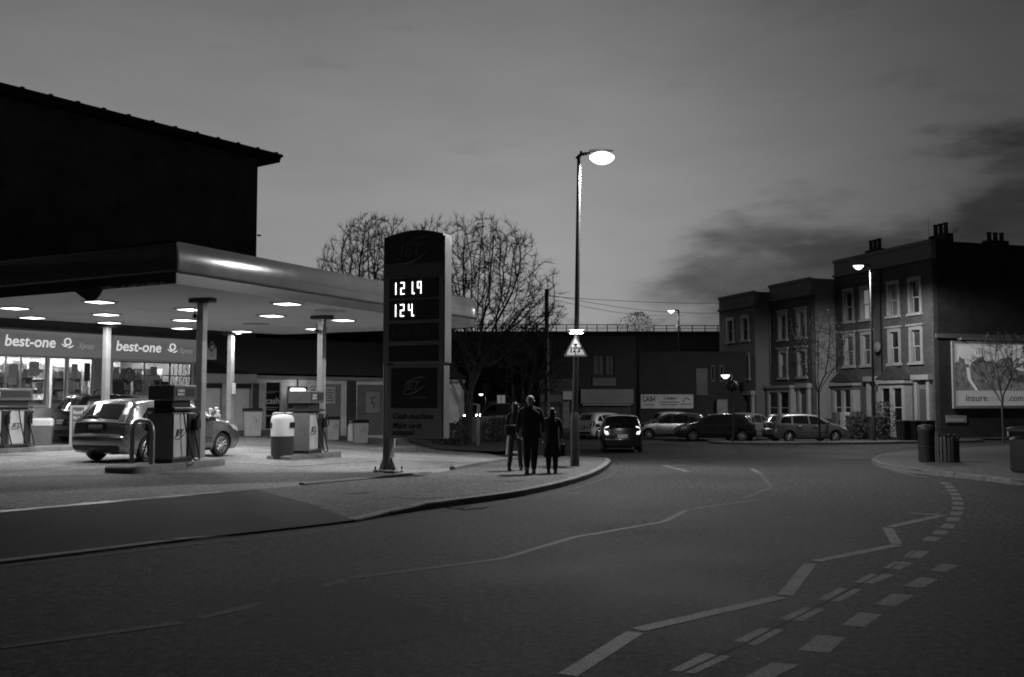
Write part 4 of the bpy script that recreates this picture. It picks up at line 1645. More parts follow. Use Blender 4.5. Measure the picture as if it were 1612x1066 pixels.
# ------------------------------------------------------------------ price sign
def build_price_sign():
    k = .955
    ps = thing('price_sign', 'tall arched fuel price sign with lit figures on one leg', 'sign', (-2.63, 21.5, 0), R(-23.3))
    mat('ps_frame', .31, .42, var=.08, scale=3, dirt=.15)
    mat('ps_dark', .035, .35, var=.15, scale=4)
    mat('ps_mid', .15, .4, var=.08, scale=3)
    mat('ps_side', .20, .4, metal=.2, var=.08, scale=3)
    mat('ps_text', .010, .5)
    mat('ps_pale', .11, .5)

    def Z(z):
        return CAM_H + (z - CAM_H) * k
    x0, x1 = -.20, 1.26
    zb = g(-2.63, 21.5) + PAVE
    y0, y1 = 0.0, .42
    # arched body
    n = 14
    prof = [(x0, Z(2.50)), (x1, Z(2.50))]
    for i in range(n + 1):
        t = i / n
        prof.append((x1 - (x1 - x0) * t, Z(5.33) + .17 * math.sin(PI * min(1, .12 + t * .82)) + .02 * t))
    MB().prism(prof, 'y', y0 + .03, y1 - .03).build('upper_case', 'ps_frame', ps)
    # face plate, dark cap
    cap = [(x0 + .03, Z(4.77)), (x1 - .01, Z(4.77))]
    for i in range(n + 1):
        t = i / n
        cap.append((x1 - .01 - (x1 - x0 - .04) * t, Z(5.30) + .17 * math.sin(PI * min(1, .12 + t * .82)) + .02 * t))
    for sy, ya, yb in ((0, y0 + .012, y0 + .029), (1, y1 - .029, y1 - .012)):
        MB().prism(cap, 'y', ya, yb).build('cap_panel', 'ps_dark', ps)
    jet_logo(ps, .55, y0 + .005, Z(5.06), .95, 'ps_pale')
    box('band', (x0 + .02, x1 - .01, y0 + .014, y0 + .029, Z(4.45), Z(4.76)), 'ps_mid', ps)

    def panel(a, b, m='ps_dark'):
        return box('price_panel', (-.05, x1 - .1, y0 + .008, y0 + .029, Z(a), Z(b)), m, ps, .006)
    p1 = panel(3.98, 4.42)
    p2_ = panel(3.48, 3.93)
    p3_ = panel(3.0, 3.40)
    p4_ = panel(2.55, 2.90)
    text('lettering', 'best-one', .27, 'ps_pale', p3_, 0.0, .003, Z(3.13), shear=.2, width=.95)
    # seven segment figures
    SEG = {'1': 'bc', '2': 'abged', '4': 'fgbc', '9': 'abcfgd', '0': 'abcdef'}
    DW, DH, T = .105, .27, .026

    def digit(ch, x, z, parent, dot=False):
        mb = MB()
        q = {'a': (0, DW, DH - T, DH), 'g': (0, DW, DH / 2 - T / 2, DH / 2 + T / 2), 'd': (0, DW, 0, T),
             'f': (0, T, DH / 2, DH), 'b': (DW - T, DW, DH / 2, DH), 'e': (0, T, 0, DH / 2), 'c': (DW - T, DW, 0, DH / 2)}
        for s in SEG[ch]:
            if ch == '9' and s == 'd':
                continue
            r = q[s]
            mb.cbox(x + r[0] + .004, x + r[1] - .004, y0 - .004, y0 + .007, z + r[2] + .004, z + r[3] - .004, .004)
        if dot:
            mb.box(x + DW + .004, x + DW + .034, y0 - .004, y0 + .007, z, z + .03)
        mb.build('lit_figure', 'led', parent)
    for i, (c, d) in enumerate((('1', 0), ('2', 0), ('1', 1), ('9', 0))):
        digit(c, .03 + i * .205 - (.0 if i < 2 else .0), Z(4.06), p1, d)
    for i, (c, d) in enumerate((('1', 0), ('2', 0), ('4', 1))):
        digit(c, .03 + i * .20, Z(3.56), p2_, d)
    # side strip and the narrower lower case
    box('side_strip', (x1 + .002, x1 + .03, y0 + .05, y1 - .05, Z(2.52), Z(5.36)), 'ps_side', ps, .008)
    lc = MB().cbox(x0 + .06, x1 - .03, y0 + .05, y1 - .05, Z(.82), Z(2.47), .01).build('lower_case', 'ps_frame', ps)
    jp = box('logo_panel', (x0 + .2, x1 - .14, y0 + .035, y0 + .049, Z(1.50), Z(2.40)), 'ps_dark', lc)
    jet_logo(lc, .56, y0 + .03, Z(2.0), .62, 'ps_side')
    box('print_line', (.45, .86, y0 + .031, y0 + .034, Z(1.72), Z(1.75)), 'ps_mid', lc)
    text('lettering', 'Cash machine', .17, 'ps_text', lc, .03, y0 + .046, Z(1.26), shear=.3, width=.98, bold=.002)
    text('lettering', 'Major cards', .17, 'ps_text', lc, .03, y0 + .046, Z(1.05), shear=.3, width=.72, bold=.002)
    text('lettering', 'accepted', .17, 'ps_text', lc, .03, y0 + .046, Z(.90), shear=.3, width=.55, bold=.002)
    box('edge_strip', (x1 - .028, x1 + .0, y0 + .07, y1 - .07, Z(.84), Z(2.45)), 'ps_side', lc, .008)
    # single leg on a bolted foot
    MB().cbox(x0 - .03, x0 + .13, y0 + .08, y1 - .08, zb + .03, Z(5.30), .02).build('leg', 'ps_side', ps)
    ft = MB()
    ft.prism([(x0 - .16, zb + .06), (x0 + .27, zb + .06), (x0 + .16, zb + .32), (x0 - .06, zb + .32)], 'y', y0 + .16, y1 - .16)
    ft.cbox(x0 - .22, x0 + .33, y0 - .02, y1 + .02, zb + .03, zb + .06, .01)
    f = ft.build('foot', 'ps_frame', ps)
    for bx in (x0 - .17, x0 + .05, x0 + .28):
        for by in (y0 + .03, y1 - .03):
            MB().lathe([(.03, zb), (.03, zb + .03), (.018, zb + .031), (.018, zb + .13)], 8, (bx, by, 0)).build('bolt', 'dark_metal', f)


build_price_sign()


# ------------------------------------------------------------------ street lighting
def street_lamp(label, base, h, arm, ang, r0, r1, m_post, m_bowl, lean=0.0, bowl=.54, watts=1000, bloom_ball=False):
    o = thing('street_lamp', label, 'street lamp', base, ang, 'street lamps')
    top = (lean, 0, h)
    MB().lathe([(r0 * 1.5, 0), (r0 * 1.5, 1.2), (r0 * 1.05, 1.3)], 14).build('base', m_post, o, 40)
    MB().tube([(0, 0, 1.25), (lean * .5, 0, h * .5), top], [r0, (r0 + r1) / 2, r1], 12).build('post', m_post, o, 40)
    MB().tube([(lean - .05, 0, h - .05), (lean + .05, 0, h + .06), (lean + arm, 0, h + .09)], [r1 * 1.2, r1, r1 * .8], 10).build('arm', m_post, o, 40)
    hd = MB()
    n = 12
    cx = lean + arm + bowl * .5
    for i in range(n + 1):
        t = i / n
        wv = .18 * math.sin(PI * min(.97, .10 + t * .85)) ** .6
        for k in range(9):
            a = PI * k / 8
            hd.v.append((cx - bowl * .55 + bowl * 1.1 * t, wv * math.cos(a), h + (.145 if bloom_ball else .06) + (.03 if bloom_ball else .09) * math.sin(a) * (.5 + .5 * math.sin(PI * t))))
    for i in range(n):
        for k in range(8):
            hd.f.append([i * 9 + k, (i + 1) * 9 + k, (i + 1) * 9 + k + 1, i * 9 + k + 1])
    hdo = hd.build('lantern_cover', m_post, o, 60)
    bl = MB()
    for i in range(n + 1):
        t = i / n
        wv = .17 * math.sin(PI * min(.98, .06 + t * .9)) ** .6
        for k in range(9):
            a = PI * k / 8
            if bloom_ball:  # bowl swollen to a full round shape to imitate bloom around the lamp
                a = 2 * PI * k / 8
                rz_ = .15 if math.sin(a) < 0 else .19
                bl.v.append((cx - bowl * .52 + bowl * 1.1 * t, 1.1 * wv * math.cos(a), h - .01 - rz_ * math.sin(a) * math.sin(PI * (.03 + t * .94)) ** .6))
            else:
                bl.v.append((cx - bowl * .45 + bowl * .95 * t, wv * math.cos(a), h + .075 - .24 * math.sin(a) * math.sin(PI * (.05 + t * .9)) ** .7))
    for i in range(n):
        for k in range(8):
            bl.f.append([i * 9 + k, (i + 1) * 9 + k, (i + 1) * 9 + k + 1, i * 9 + k + 1])
    bl.build('lit_bowl', m_bowl, hdo, 60)
    lg = bpy.data.lights.new('street_lamp_light', 'SPOT')
    lg.energy = watts
    lg.spot_size = R(180)
    lg.spot_blend = .25
    lg.shadow_soft_size = .22
    lo_ = bpy.data.objects.new('street_lamp_light', lg)
    COL.objects.link(lo_)
    lo_.parent = o
    lo_.location = (cx, 0, h - .25)
    MB().lathe([(.03, 0), (.03, .05), (.012, .06)], 8, (lean + .05, 0, h + .09)).build('photocell', m_post, o, 40)
    return o


lb = gp(905, 734, PAVE)
LH = at(912, 247, lb.y).z - lb.z
street_lamp('tall dark street lamp on the pavement corner beside the walkers', lb, LH, .28, 0, .072, .046, 'lamp_post', 'bowl_main', lean=at(911.5, 250, lb.y).x - lb.x, watts=3200, bloom_ball=True)
b2 = Vector((19.2, 53.0, g(19.2, 53) + PAVE + .02))
street_lamp('street lamp on the traffic island before the brick terrace', b2, at(1373, 420, 53).z - b2.z, .35, R(180), .075, .05, 'lamp_post', 'bowl_far', watts=2900)
b3 = Vector((13.1, 78.0, -.44))
l3 = street_lamp('distant street lamp above the railway parapet', b3, at(1076, 490, 78).z - b3.z, .3, R(180), .09, .06, 'lamp_post', 'bowl_far', watts=120)
box('small_plate', (-.2, .2, -.14, -.11, at(1074, 503, 78).z - b3.z - .9, at(1074, 493, 78).z - b3.z - .9), 'white_paint', l3)

# low-clearance warning triangle on the corner lamp
ws = thing('warning_sign', 'white triangular height limit sign with a lit hood', 'sign', (lb.x + .02, lb.y - .13, at(905, 562, lb.y).z), 0)
S = 38.5 * lb.y / FPX
hgt = at(905, 528, lb.y).z - at(905, 562, lb.y).z


def tri(s, h, r, z0=0.0):
    pts = []
    P = [(-s / 2, z0), (s / 2, z0), (0, z0 + h)]
    c = Vector((0, z0 + h / 3))
    for i in range(3):
        p = Vector(P[i])
        a = (Vector(P[i - 1]) - p).normalized()
        b = (Vector(P[(i + 1) % 3]) - p).normalized()
        for k in range(5):
            t = k / 4
            q = (1 - t) ** 2 * (p + a * r) + 2 * t * (1 - t) * p + t * t * (p + b * r)
            pts.append((q.x, q.y))
    return pts


mat('sign_border', .16, .4)
mat('sign_face', .75, .45)
MB().prism(tri(S, hgt, .05), 'y', 0, .02).build('plate', 'sign_border', ws)
MB().prism(tri(S * .78, hgt * .78, .04, hgt * .075), 'y', -.006, -.001).build('face', 'sign_face', ws)
MB().prism([(-.06, hgt * .60), (.06, hgt * .60), (0, hgt * .44)], 'y', -.010, -.0065).build('arrow', 'ps_text', ws)
MB().prism([(-.028, hgt * .10), (.028, hgt * .10), (0, hgt * .17)], 'y', -.010, -.0065).build('arrow', 'ps_text', ws)
text('lettering', '12\'3"', .17, 'ps_text', ws, -.145, -.0085, hgt * .21, width=.29, bold=.008)
hd = MB().cbox(-.19, .19, -.42, .06, hgt + .035, hgt + .10, .02).build('hood', 'grey_metal', ws)
box('hood_lamp', (-.15, .15, -.36, -.29, hgt + .018, hgt + .033), 'tiny_lamp', hd)
MB().box(-.03, .03, .02, .07, .1, hgt).build('bracket', 'dark_metal', ws)
# beacon post on the island
bb = Vector((11.40, 51.6, g(11.40, 51.6) + PAVE + .02))
be = thing('beacon', 'dark round globe on a post with a light glowing above it', 'beacon', bb)
hz = at(1148, 607, 51.6).z - bb.z
MB().tube([(0, 0, 0), (0, 0, hz - .3)], [.055, .05], 10).build('post', 'lamp_post', be, 40)
MB().lathe([(.02, -.33), (.2, -.26), (.32, -.1), (.33, .04), (.24, .22), (.08, .31)], 18, (0, 0, hz)).build('globe', 'dark_metal', be, 40)
b4 = Vector((12.92, 58.5, -.44))
l4 = street_lamp('low lamp glowing just above the beacon globe', b4, at(1146, 592, 58.5).z - b4.z, .12, R(180), .05, .04, 'lamp_post', 'bowl_far', bowl=.5, watts=160)


# ------------------------------------------------------------------ cars
mat('car_glass', .012, .04, spec=.9, coat=.3)
mat('car_trim', .015, .55)
mat('rim_alloy', .55, .3, metal=.7)
mat('tail_red', .12, .15, coat=.5)
mat('plate', .55, .4)
mat('head_glass', .6, .08, metal=.3, coat=.6)
mat('tail_lit', .6, .3, emit=1.6)
mat('head_lit', .8, .3, emit=60)


def catmull(P, n=3):
    Q = []
    for i in range(len(P) - 1):
        p0, p1, p2, p3 = (Vector(P[max(0, i - 1)]), Vector(P[i]), Vector(P[i + 1]), Vector(P[min(len(P) - 1, i + 2)]))
        for k in range(n):
            t = k / n
            q = 0.5 * ((2 * p1) + (-p0 + p2) * t + (2 * p0 - 5 * p1 + 4 * p2 - p3) * t * t + (-p0 + 3 * p1 - 3 * p2 + p3) * t ** 3)
            Q.append((q.x, q.y))
    Q.append(tuple(P[-1]))
    return Q


CAR_KINDS = {
    # upper outline from the rear bumper over the roof to the nose, side glass, screens (x, z)
    'hatch': dict(W=.92, wb=2.64, rw=.315, up=[(-2.05, .24), (-2.13, .34), (-2.16, .50), (-2.15, .60), (-2.07, .66), (-2.06, .90), (-2.00, 1.00), (-1.67, 1.40), (-1.60, 1.44), (-1.1, 1.49), (-.45, 1.50), (.15, 1.465), (.42, 1.40), (1.02, 1.06), (1.18, 1.00), (1.65, .90), (1.98, .76), (2.12, .60), (2.15, .42), (2.10, .26), (2.02, .20)],
                  win=[[(-1.56, 1.07), (-1.38, 1.00), (-1.02, .99), (-1.02, 1.33), (-1.30, 1.28)], [(-.97, .985), (-.10, .965), (-.10, 1.39), (-.55, 1.405), (-.97, 1.355)], [(-.02, .962), (.83, .95), (.72, 1.04), (.36, 1.29), (.12, 1.37), (-.02, 1.385)]],
                  rear=((-1.985, 1.02), (-1.70, 1.36)), front=((.98, 1.085), (.47, 1.375)), belt=.93),
    'estate': dict(W=.90, wb=2.70, rw=.315, up=[(-2.10, .24), (-2.18, .36), (-2.21, .52), (-2.19, .66), (-2.13, .74), (-2.12, .96), (-2.06, 1.08), (-1.80, 1.42), (-1.70, 1.46), (-1.1, 1.50), (-.3, 1.50), (.25, 1.46), (.50, 1.39), (1.14, 1.04), (1.32, .98), (1.75, .88), (2.04, .74), (2.17, .58), (2.20, .40), (2.15, .26), (2.05, .20)],
                   win=[[(-1.85, 1.06), (-1.25, 1.02), (-1.18, 1.36), (-1.60, 1.36), (-1.72, 1.28)], [(-1.12, 1.015), (-.22, .98), (-.22, 1.40), (-.7, 1.41), (-1.08, 1.375)], [(-.14, .978), (.92, .96), (.80, 1.05), (.44, 1.29), (.18, 1.375), (-.14, 1.395)]],
                   rear=((-2.05, 1.10), (-1.83, 1.385)), front=((1.10, 1.065), (.55, 1.365)), belt=.95),
    'small': dict(W=.86, wb=2.45, rw=.30, up=[(-1.80, .24), (-1.86, .36), (-1.88, .55), (-1.83, .68), (-1.80, .95), (-1.74, 1.05), (-1.46, 1.42), (-1.36, 1.46), (-.8, 1.51), (-.2, 1.51), (.3, 1.46), (.55, 1.38), (1.14, 1.04), (1.30, .97), (1.6, .86), (1.82, .70), (1.90, .5), (1.88, .3), (1.80, .2)],
                  win=[[(-1.42, 1.06), (-1.0, 1.02), (-1.0, 1.34), (-1.22, 1.31)], [(-.94, 1.015), (-.05, .98), (-.05, 1.41), (-.5, 1.42), (-.94, 1.38)], [(.03, .978), (.90, .96), (.8, 1.05), (.46, 1.29), (.2, 1.38), (.03, 1.40)]],
                  rear=((-1.73, 1.07), (-1.50, 1.375)), front=((1.10, 1.065), (.60, 1.355)), belt=.95),
    'van': dict(W=.95, wb=2.9, rw=.33, up=[(-2.35, .26), (-2.42, .4), (-2.42, .6), (-2.38, .8), (-2.36, 1.2), (-2.30, 1.85), (-2.2, 1.93), (-1.0, 1.97), (.4, 1.96), (.8, 1.90), (1.05, 1.78), (1.65, 1.22), (1.8, 1.12), (2.2, .98), (2.36, .8), (2.42, .55), (2.40, .3), (2.3, .22)],
                win=[[(.25, 1.2), (1.40, 1.14), (1.02, 1.58), (.80, 1.72), (.25, 1.74)]],
                rear=((-2.355, 1.25), (-2.31, 1.75)), front=((1.60, 1.26), (1.10, 1.74)), belt=1.1),
}


def make_car(label, kind, loc, heading, paint, group, plate_m='plate', lit_tail=False, lit_head=False, dark_lower=False, scale=1.0, name='parked_car', wheels=True, plate_text=None, rz_extra=0.0):
    K = CAR_KINDS[kind]
    car = thing(name, label, 'van' if kind == 'van' else 'car', loc, heading, group)
    car.scale = (scale,) * 3
    W, belt, rw = K['W'], K['belt'], K['rw']
    up = catmull(K['up'], 3)
    wc = (-K['wb'] / 2 - .02, K['wb'] / 2 - .02)
    ra = rw + .055
    low = .185
    xmax, xmin = max(p[0] for p in up), min(p[0] for p in up)
    outl = list(up)
    # along the bottom back to the rear, round the wheel arches
    for c in (wc[1], wc[0]):
        h0 = math.asin(max(-1, (low - rw) / ra))
        for k in range(13):
            a = h0 + (PI - 2 * h0) * k / 12
            outl.append((c + ra * math.cos(a), rw + ra * math.sin(a)))
    segs = list(zip(up[:-1], up[1:]))
    mid = (xmax + xmin) / 2
    half = (xmax - xmin) / 2

    def hw(x, z):
        e = max(0.0, (abs(x - mid) - half * .62) / (half * .38))
        w = W * (1 - .14 * e ** 2.3)
        w -= .025 * ((z - .62) / .4) ** 2 if z < belt else .025 * ((belt - .62) / .4) ** 2
        if z > belt:
            w -= (z - belt) * (.40 if kind != 'van' else .12)
        if z < .34:
            w -= .05 * (.34 - z) / .16
        return w
    RB = .085

    def dist(x, z):
        d = 9
        for (a, b) in segs:
            ax, az = a
            bx, bz = b
            L2 = (bx - ax) ** 2 + (bz - az) ** 2
            t = max(0, min(1, ((x - ax) * (bx - ax) + (z - az) * (bz - az)) / max(L2, 1e-9)))
            d = min(d, math.hypot(x - ax - t * (bx - ax), z - az - t * (bz - az)))
        return d

    def sy(x, z):
        d = min(RB, dist(x, z))
        q = (RB - d) / RB
        return hw(x, z) - RB * .75 * (1 - math.sqrt(max(0, 1 - q * q)))

    def cross(x, z, t):
        """point on the outer skin across the car, t in -1..1"""
        e = max(0.0, (abs(x - mid) - half * .55) / (half * .45))
        bulge = .13 * (1 - t * t) * e ** 1.5 * (1 if x > mid else -1)
        cr = .035 * (1 - t * t) if z > .6 else 0.0
        return (x + bulge * .8, t * sy(x, z), z + cr)

    def side_mesh(poly, res, off):
        bm = bmesh.new()
        vs = [bm.verts.new((p[0], 0, p[1])) for p in poly]
        for tr in tessellate_polygon([[Vector((p[0], p[1], 0)) for p in poly]]):
            try:
                bm.faces.new([vs[i] for i in tr])
            except ValueError:
                pass
        for ax in (0, 2):
            vals = [v.co[ax] for v in bm.verts]
            k = math.ceil(min(vals) / res)
            while k * res < max(vals):
                co, no = [0, 0, 0], [0, 0, 0]
                co[ax], no[ax] = k * res, 1
                bmesh.ops.bisect_plane(bm, geom=bm.verts[:] + bm.edges[:] + bm.faces[:], plane_co=co, plane_no=no)
                k += 1
        return bm
    # body shell
    bm = side_mesh(outl, .085, 0)
    bnd = [e for e in bm.edges if len(e.link_faces) == 1]
    co2 = {v: (v.co.x, v.co.z) for v in bm.verts}
    left = {v: v for v in bm.verts}
    verts0 = list(bm.verts)
    faces0 = [list(f.verts) for f in bm.faces]
    right = {}
    for v in verts0:
        x, z = co2[v]
        y = sy(x, z)
        right[v] = bm.verts.new((x, -y, z))
        v.co.y = y
    for f in faces0:
        try:
            bm.faces.new([right[v] for v in reversed(f)])
        except ValueError:
            pass
    M = 8
    rows = {}

    def row(v):
        if v not in rows:
            x, z = co2[v]
            r = [v]
            inner = z < .2 or any(math.hypot(x - c, z - rw) < ra + .01 for c in wc)
            for k in range(1, M):
                t = 1 - 2 * k / M
                r.append(bm.verts.new((x, t * sy(x, z), z) if inner else cross(x, z, t)))
            r.append(right[v])
            rows[v] = r
        return rows[v]
    for e in bnd:
        a, b = row(e.verts[0]), row(e.verts[1])
        for k in range(M):
            try:
                bm.faces.new([a[k], b[k], b[k + 1], a[k + 1]])
            except ValueError:
                pass
    bmesh.ops.recalc_face_normals(bm, faces=bm.faces)
    me = bpy.data.meshes.new('body')
    bm.to_mesh(me)
    bm.free()
    finish('body', me, paint, car, 38)
    # dark filler inside the arches
    MB().box(xmin + .35, xmax - .35, -W + .28, W - .28, .2, .72).build('underbody', 'car_trim', car)

    def on_side(poly, name, m, off=.006, s=1, parent=None):
        b2 = side_mesh(poly, .12, 0)
        for v in b2.verts:
            v.co.y = s * (sy(v.co.x, v.co.z) + off)
        mm = bpy.data.meshes.new(name)
        b2.to_mesh(mm)
        b2.free()
        return finish(name, mm, m, parent or car, 40)

    def on_end(a, b, t0, t1, name, m, off=.008, parent=None, n=8, t0b=None, t1b=None):
        """patch lying on the outer skin between outline points a and b"""
        mb = MB()
        dx, dz = b[0] - a[0], b[1] - a[1]
        l = math.hypot(dx, dz)
        nx, nz = -dz / l, dx / l
        if (a[0] - mid) * nx < 0 and abs(nx) > .05:
            nx, nz = -nx, -nz
        t0b = t0 if t0b is None else t0b
        t1b = t1 if t1b is None else t1b
        rws = 5
        for i in range(rws + 1):
            s = i / rws
            x, z = a[0] + dx * s, a[1] + dz * s
            for k in range(n + 1):
                lo = t0 + (t0b - t0) * s
                hi = t1 + (t1b - t1) * s
                p = cross(x, z, lo + (hi - lo) * k / n)
                mb.v.append((p[0] + nx * off, p[1], p[2] + nz * off))
        for i in range(rws):
            for k in range(n):
                q = i * (n + 1) + k
                mb.f.append([q, q + 1, q + n + 2, q + n + 1])
        return mb.build(name, m, parent or car, 40)
    for w in K['win']:
        for s in (1, -1):
            on_side(w, 'side_window', 'car_glass', .005, s)
    on_end(K['rear'][0], K['rear'][1], -.80, .80, 'rear_window', 'car_glass', .012, t0b=-.74, t1b=.74)
    on_end(K['front'][0], K['front'][1], -.86, .86, 'windscreen', 'car_glass', .012, t0b=-.80, t1b=.80)
    # lights
    xr = xmin
    zt = {'hatch': (.74, 1.30), 'estate': (.76, 1.05), 'small': (.72, 1.08), 'van': (.8, 1.2)}[kind]

    def outl_x(z, rear=True):
        best = None
        for (a, b) in segs:
            if (a[1] - z) * (b[1] - z) <= 0 and abs(a[1] - b[1]) > 1e-6:
                x = a[0] + (b[0] - a[0]) * (z - a[1]) / (b[1] - a[1])
                if rear and (best is None or x < best):
                    best = x
                if not rear and (best is None or x > best):
                    best = x
        return best if best is not None else (xmin if rear else xmax)
    for s in (1, -1):
        if kind == 'hatch':
            poly = [(-1.60, 1.30), (-1.70, 1.30), (outl_x(1.05) + .03, 1.05), (outl_x(.98) + .03, .98), (outl_x(1.02) + .20, 1.02)]
        else:
            poly = [(outl_x(zt[1]) + .02, zt[1]), (outl_x(zt[0]) + .02, zt[0]), (outl_x(zt[0]) + .16, zt[0] + .02), (outl_x(zt[1]) + .14, zt[1] - .02)]
        tl = on_side(poly, 'tail_light', 'tail_red', .010, s)
        za, zb_ = (.98, 1.12) if kind == 'hatch' else (zt[0] + .02, zt[1] - .02)
        lo, hi = (.80, .98) if s > 0 else (-.98, -.80)
        on_end((outl_x(za), za), (outl_x(zb_), zb_), lo, hi, 'lens', 'tail_lit' if lit_tail else 'tail_red', .012, parent=tl, n=3)
        zf = {'van': .9}.get(kind, .74)
        xf = outl_x(zf, False)
        hl = on_side([(xf - .03, zf + .02), (xf - .04, zf - .09), (xf - .30, zf - .02), (xf - .42, zf + .10), (xf - .26, zf + .10)], 'headlight', 'head_lit' if lit_head else 'head_glass', .010, s)
        lo, hi = (.58, .96) if s > 0 else (-.96, -.58)
        on_end((outl_x(zf - .09, False), zf - .09), (outl_x(zf + .02, False), zf + .02), lo, hi, 'lens', 'head_lit' if lit_head else 'head_glass', .012, parent=hl, n=4)
    # bumpers, plates, grille, handles, mirrors, wipers
    on_end((outl_x(.30), .30), (outl_x(.42), .42), -.97, .97, 'rear_valance', 'car_trim', .010)
    on_end((outl_x(.615), .615), (outl_x(.655), .655), -.95, .95, 'bumper_strip', 'car_trim', .010)
    on_end((outl_x(.28, False), .28), (outl_x(.44, False), .44), -.8, .8, 'lower_grille', 'car_trim', .010)
    on_end((outl_x(.56, False), .56), (outl_x(.66, False), .66), -.45, .45, 'grille', 'car_trim', .010)
    zp = {'hatch': .76, 'estate': .80, 'small': .60, 'van': .7}[kind]
    on_end((outl_x(zp - .03), zp - .03), (outl_x(zp + .15), zp + .15), -.40, .40, 'plate_recess', 'car_trim', .010)
    pl = on_end((outl_x(zp), zp), (outl_x(zp + .11), zp + .11), -.29, .29, 'number_plate', plate_m, .018)
    xq = outl_x(zp + .05) - .13 * .8 - .024
    rr = random.Random(label)
    for k in range(7):
        y = .22 - k * .07 - (.03 if k > 3 else 0)
        b = MB()
        b.box(xq - .004, xq - .001, y - .022, y - .010, zp + .022, zp + .09)
        if rr.random() > .3:
            b.box(xq - .004, xq - .001, y + .010, y + .02, zp + .022, zp + .09)
        if rr.random() > .3:
            b.box(xq - .004, xq - .001, y - .022, y + .02, zp + .05, zp + .06)
        b.build('plate_mark', 'car_trim', pl)
    on_end((outl_x(.44, False), .44), (outl_x(.54, False), .54), -.29, .29, 'front_plate', plate_m, .018)
    for s in (1, -1):
        for hx in ((-.75, .18) if kind != 'van' else (.35,)):
            hz_ = belt - .08
            y = sy(hx, hz_)
            MB().cbox(hx - .10, hx + .10, min(s * (y - .01), s * (y + .03)), max(s * (y - .01), s * (y + .03)), hz_ - .015, hz_ + .015, .008).build('door_handle', paint, car)
        mx = K['front'][0][0] - .22
        mz = belt + .07
        y = sy(mx, mz)
        mir = MB().cbox(mx - .06, mx + .06, min(s * (y + .04), s * (y + .23)), max(s * (y + .04), s * (y + .23)), mz - .055, mz + .085, .03)
        mir.box(mx - .02, mx + .03, min(s * (y - .02), s * (y + .06)), max(s * (y - .02), s * (y + .06)), mz - .04, mz)
        mir.build('door_mirror', paint, car)
        # door seams and sill
        for sx in ((-1.0, -.06, .86) if kind != 'van' else (.2, 1.2)):
            on_side([(sx, .26), (sx + .012, .26), (sx + .012, belt), (sx, belt)], 'door_seam', 'car_trim', .003, s)
        on_side([(wc[0] + ra + .02, .19), (wc[1] - ra - .02, .19), (wc[1] - ra - .02, .245), (wc[0] + ra + .02, .245)], 'sill_trim', 'car_trim', .012, s)
        on_side([(wc[0] + ra + .12, .50), (wc[1] - ra - .08, .50), (wc[1] - ra - .08, .53), (wc[0] + ra + .12, .53)], 'rub_strip', 'car_trim', .010, s)
    a, b = K['rear']
    p = cross(a[0], a[1], 0)
    MB().tube([(p[0] - .03, 0, p[2] + .03), (p[0] - .01, .18, p[2] + .06), (p[0] + .05, .42, p[2] + .05)], .013, 5).build('rear_wiper', 'car_trim', car)
    MB().tube([(-.2 if kind != 'van' else .5, 0, K['up'][10][1] if kind != 'van' else 1.97), (-.42 if kind != 'van' else .3, 0, 1.85 if kind != 'van' else 2.25)], .006, 4).build('aerial', 'car_trim', car)
    MB().tube([(xmin + .45, -.42, .22), (xmin + .05, -.42, .23)], .03, 8).build('exhaust', 'grey_metal', car)
    # wheels
    for cx in wc:
        for s in (1, -1):
            yo = s * (W - .035)
            wh = MB().lathe([(rw * .62, -.19), (rw * .93, -.19), (rw * .985, -.16), (rw, -.10), (rw * .985, -.035), (rw * .94, -.008), (rw * .70, -.004), (rw * .66, -.02)], 28, (0, 0, 0), 'y').build('wheel', 'rubber', car, 40)
            wh.location = (cx, yo, rw)
            wh.rotation_euler = (0, 0, 0 if s > 0 else PI)
            rm = MB()
            rm.lathe([(rw * .64, -.10), (rw * .665, -.012), (rw * .62, -.006), (rw * .58, -.03), (rw * .56, -.10)], 24, (0, 0, 0), 'y')
            for k in range(5):
                a = 2 * PI * k / 5 + .3
                ca, sa = math.cos(a), math.sin(a)
                for dd in (-.045, .045):
                    rm.tube([(ca * .03 - sa * dd * .5, -.02, sa * .03 + ca * dd * .5), (ca * rw * .60 - sa * dd, -.022, sa * rw * .60 + ca * dd)], [.024, .02], 6)
            rm.lathe([(.055, -.06), (.055, -.012), (.03, -.002)], 12, (0, 0, 0), 'y')
            rm.build('rim', 'rim_alloy', wh, 40)
            MB().lathe([(rw * .57, -.12), (rw * .57, -.10)], 20, (0, 0, 0), 'y').build('brake_disc', 'car_trim', wh)
    return car


mat('paint_silver', .33, .24, metal=.9, coat=.6, var=.03, scale=2)
mat('paint_black', .012, .25, coat=.8)
mat('paint_dark', .03, .28, metal=.3, coat=.7)
mat('paint_white', .55, .35, coat=.5)
mat('paint_mid', .22, .32, metal=.45, coat=.6)


def car_at(label, kind, xy, head, paint, group, **kw):
    z = g(*xy) + kw.pop('dz', 0)
    return make_car(label, kind, (xy[0], xy[1], z), head, paint, group, **kw)


H0 = math.atan2(.916, .40)
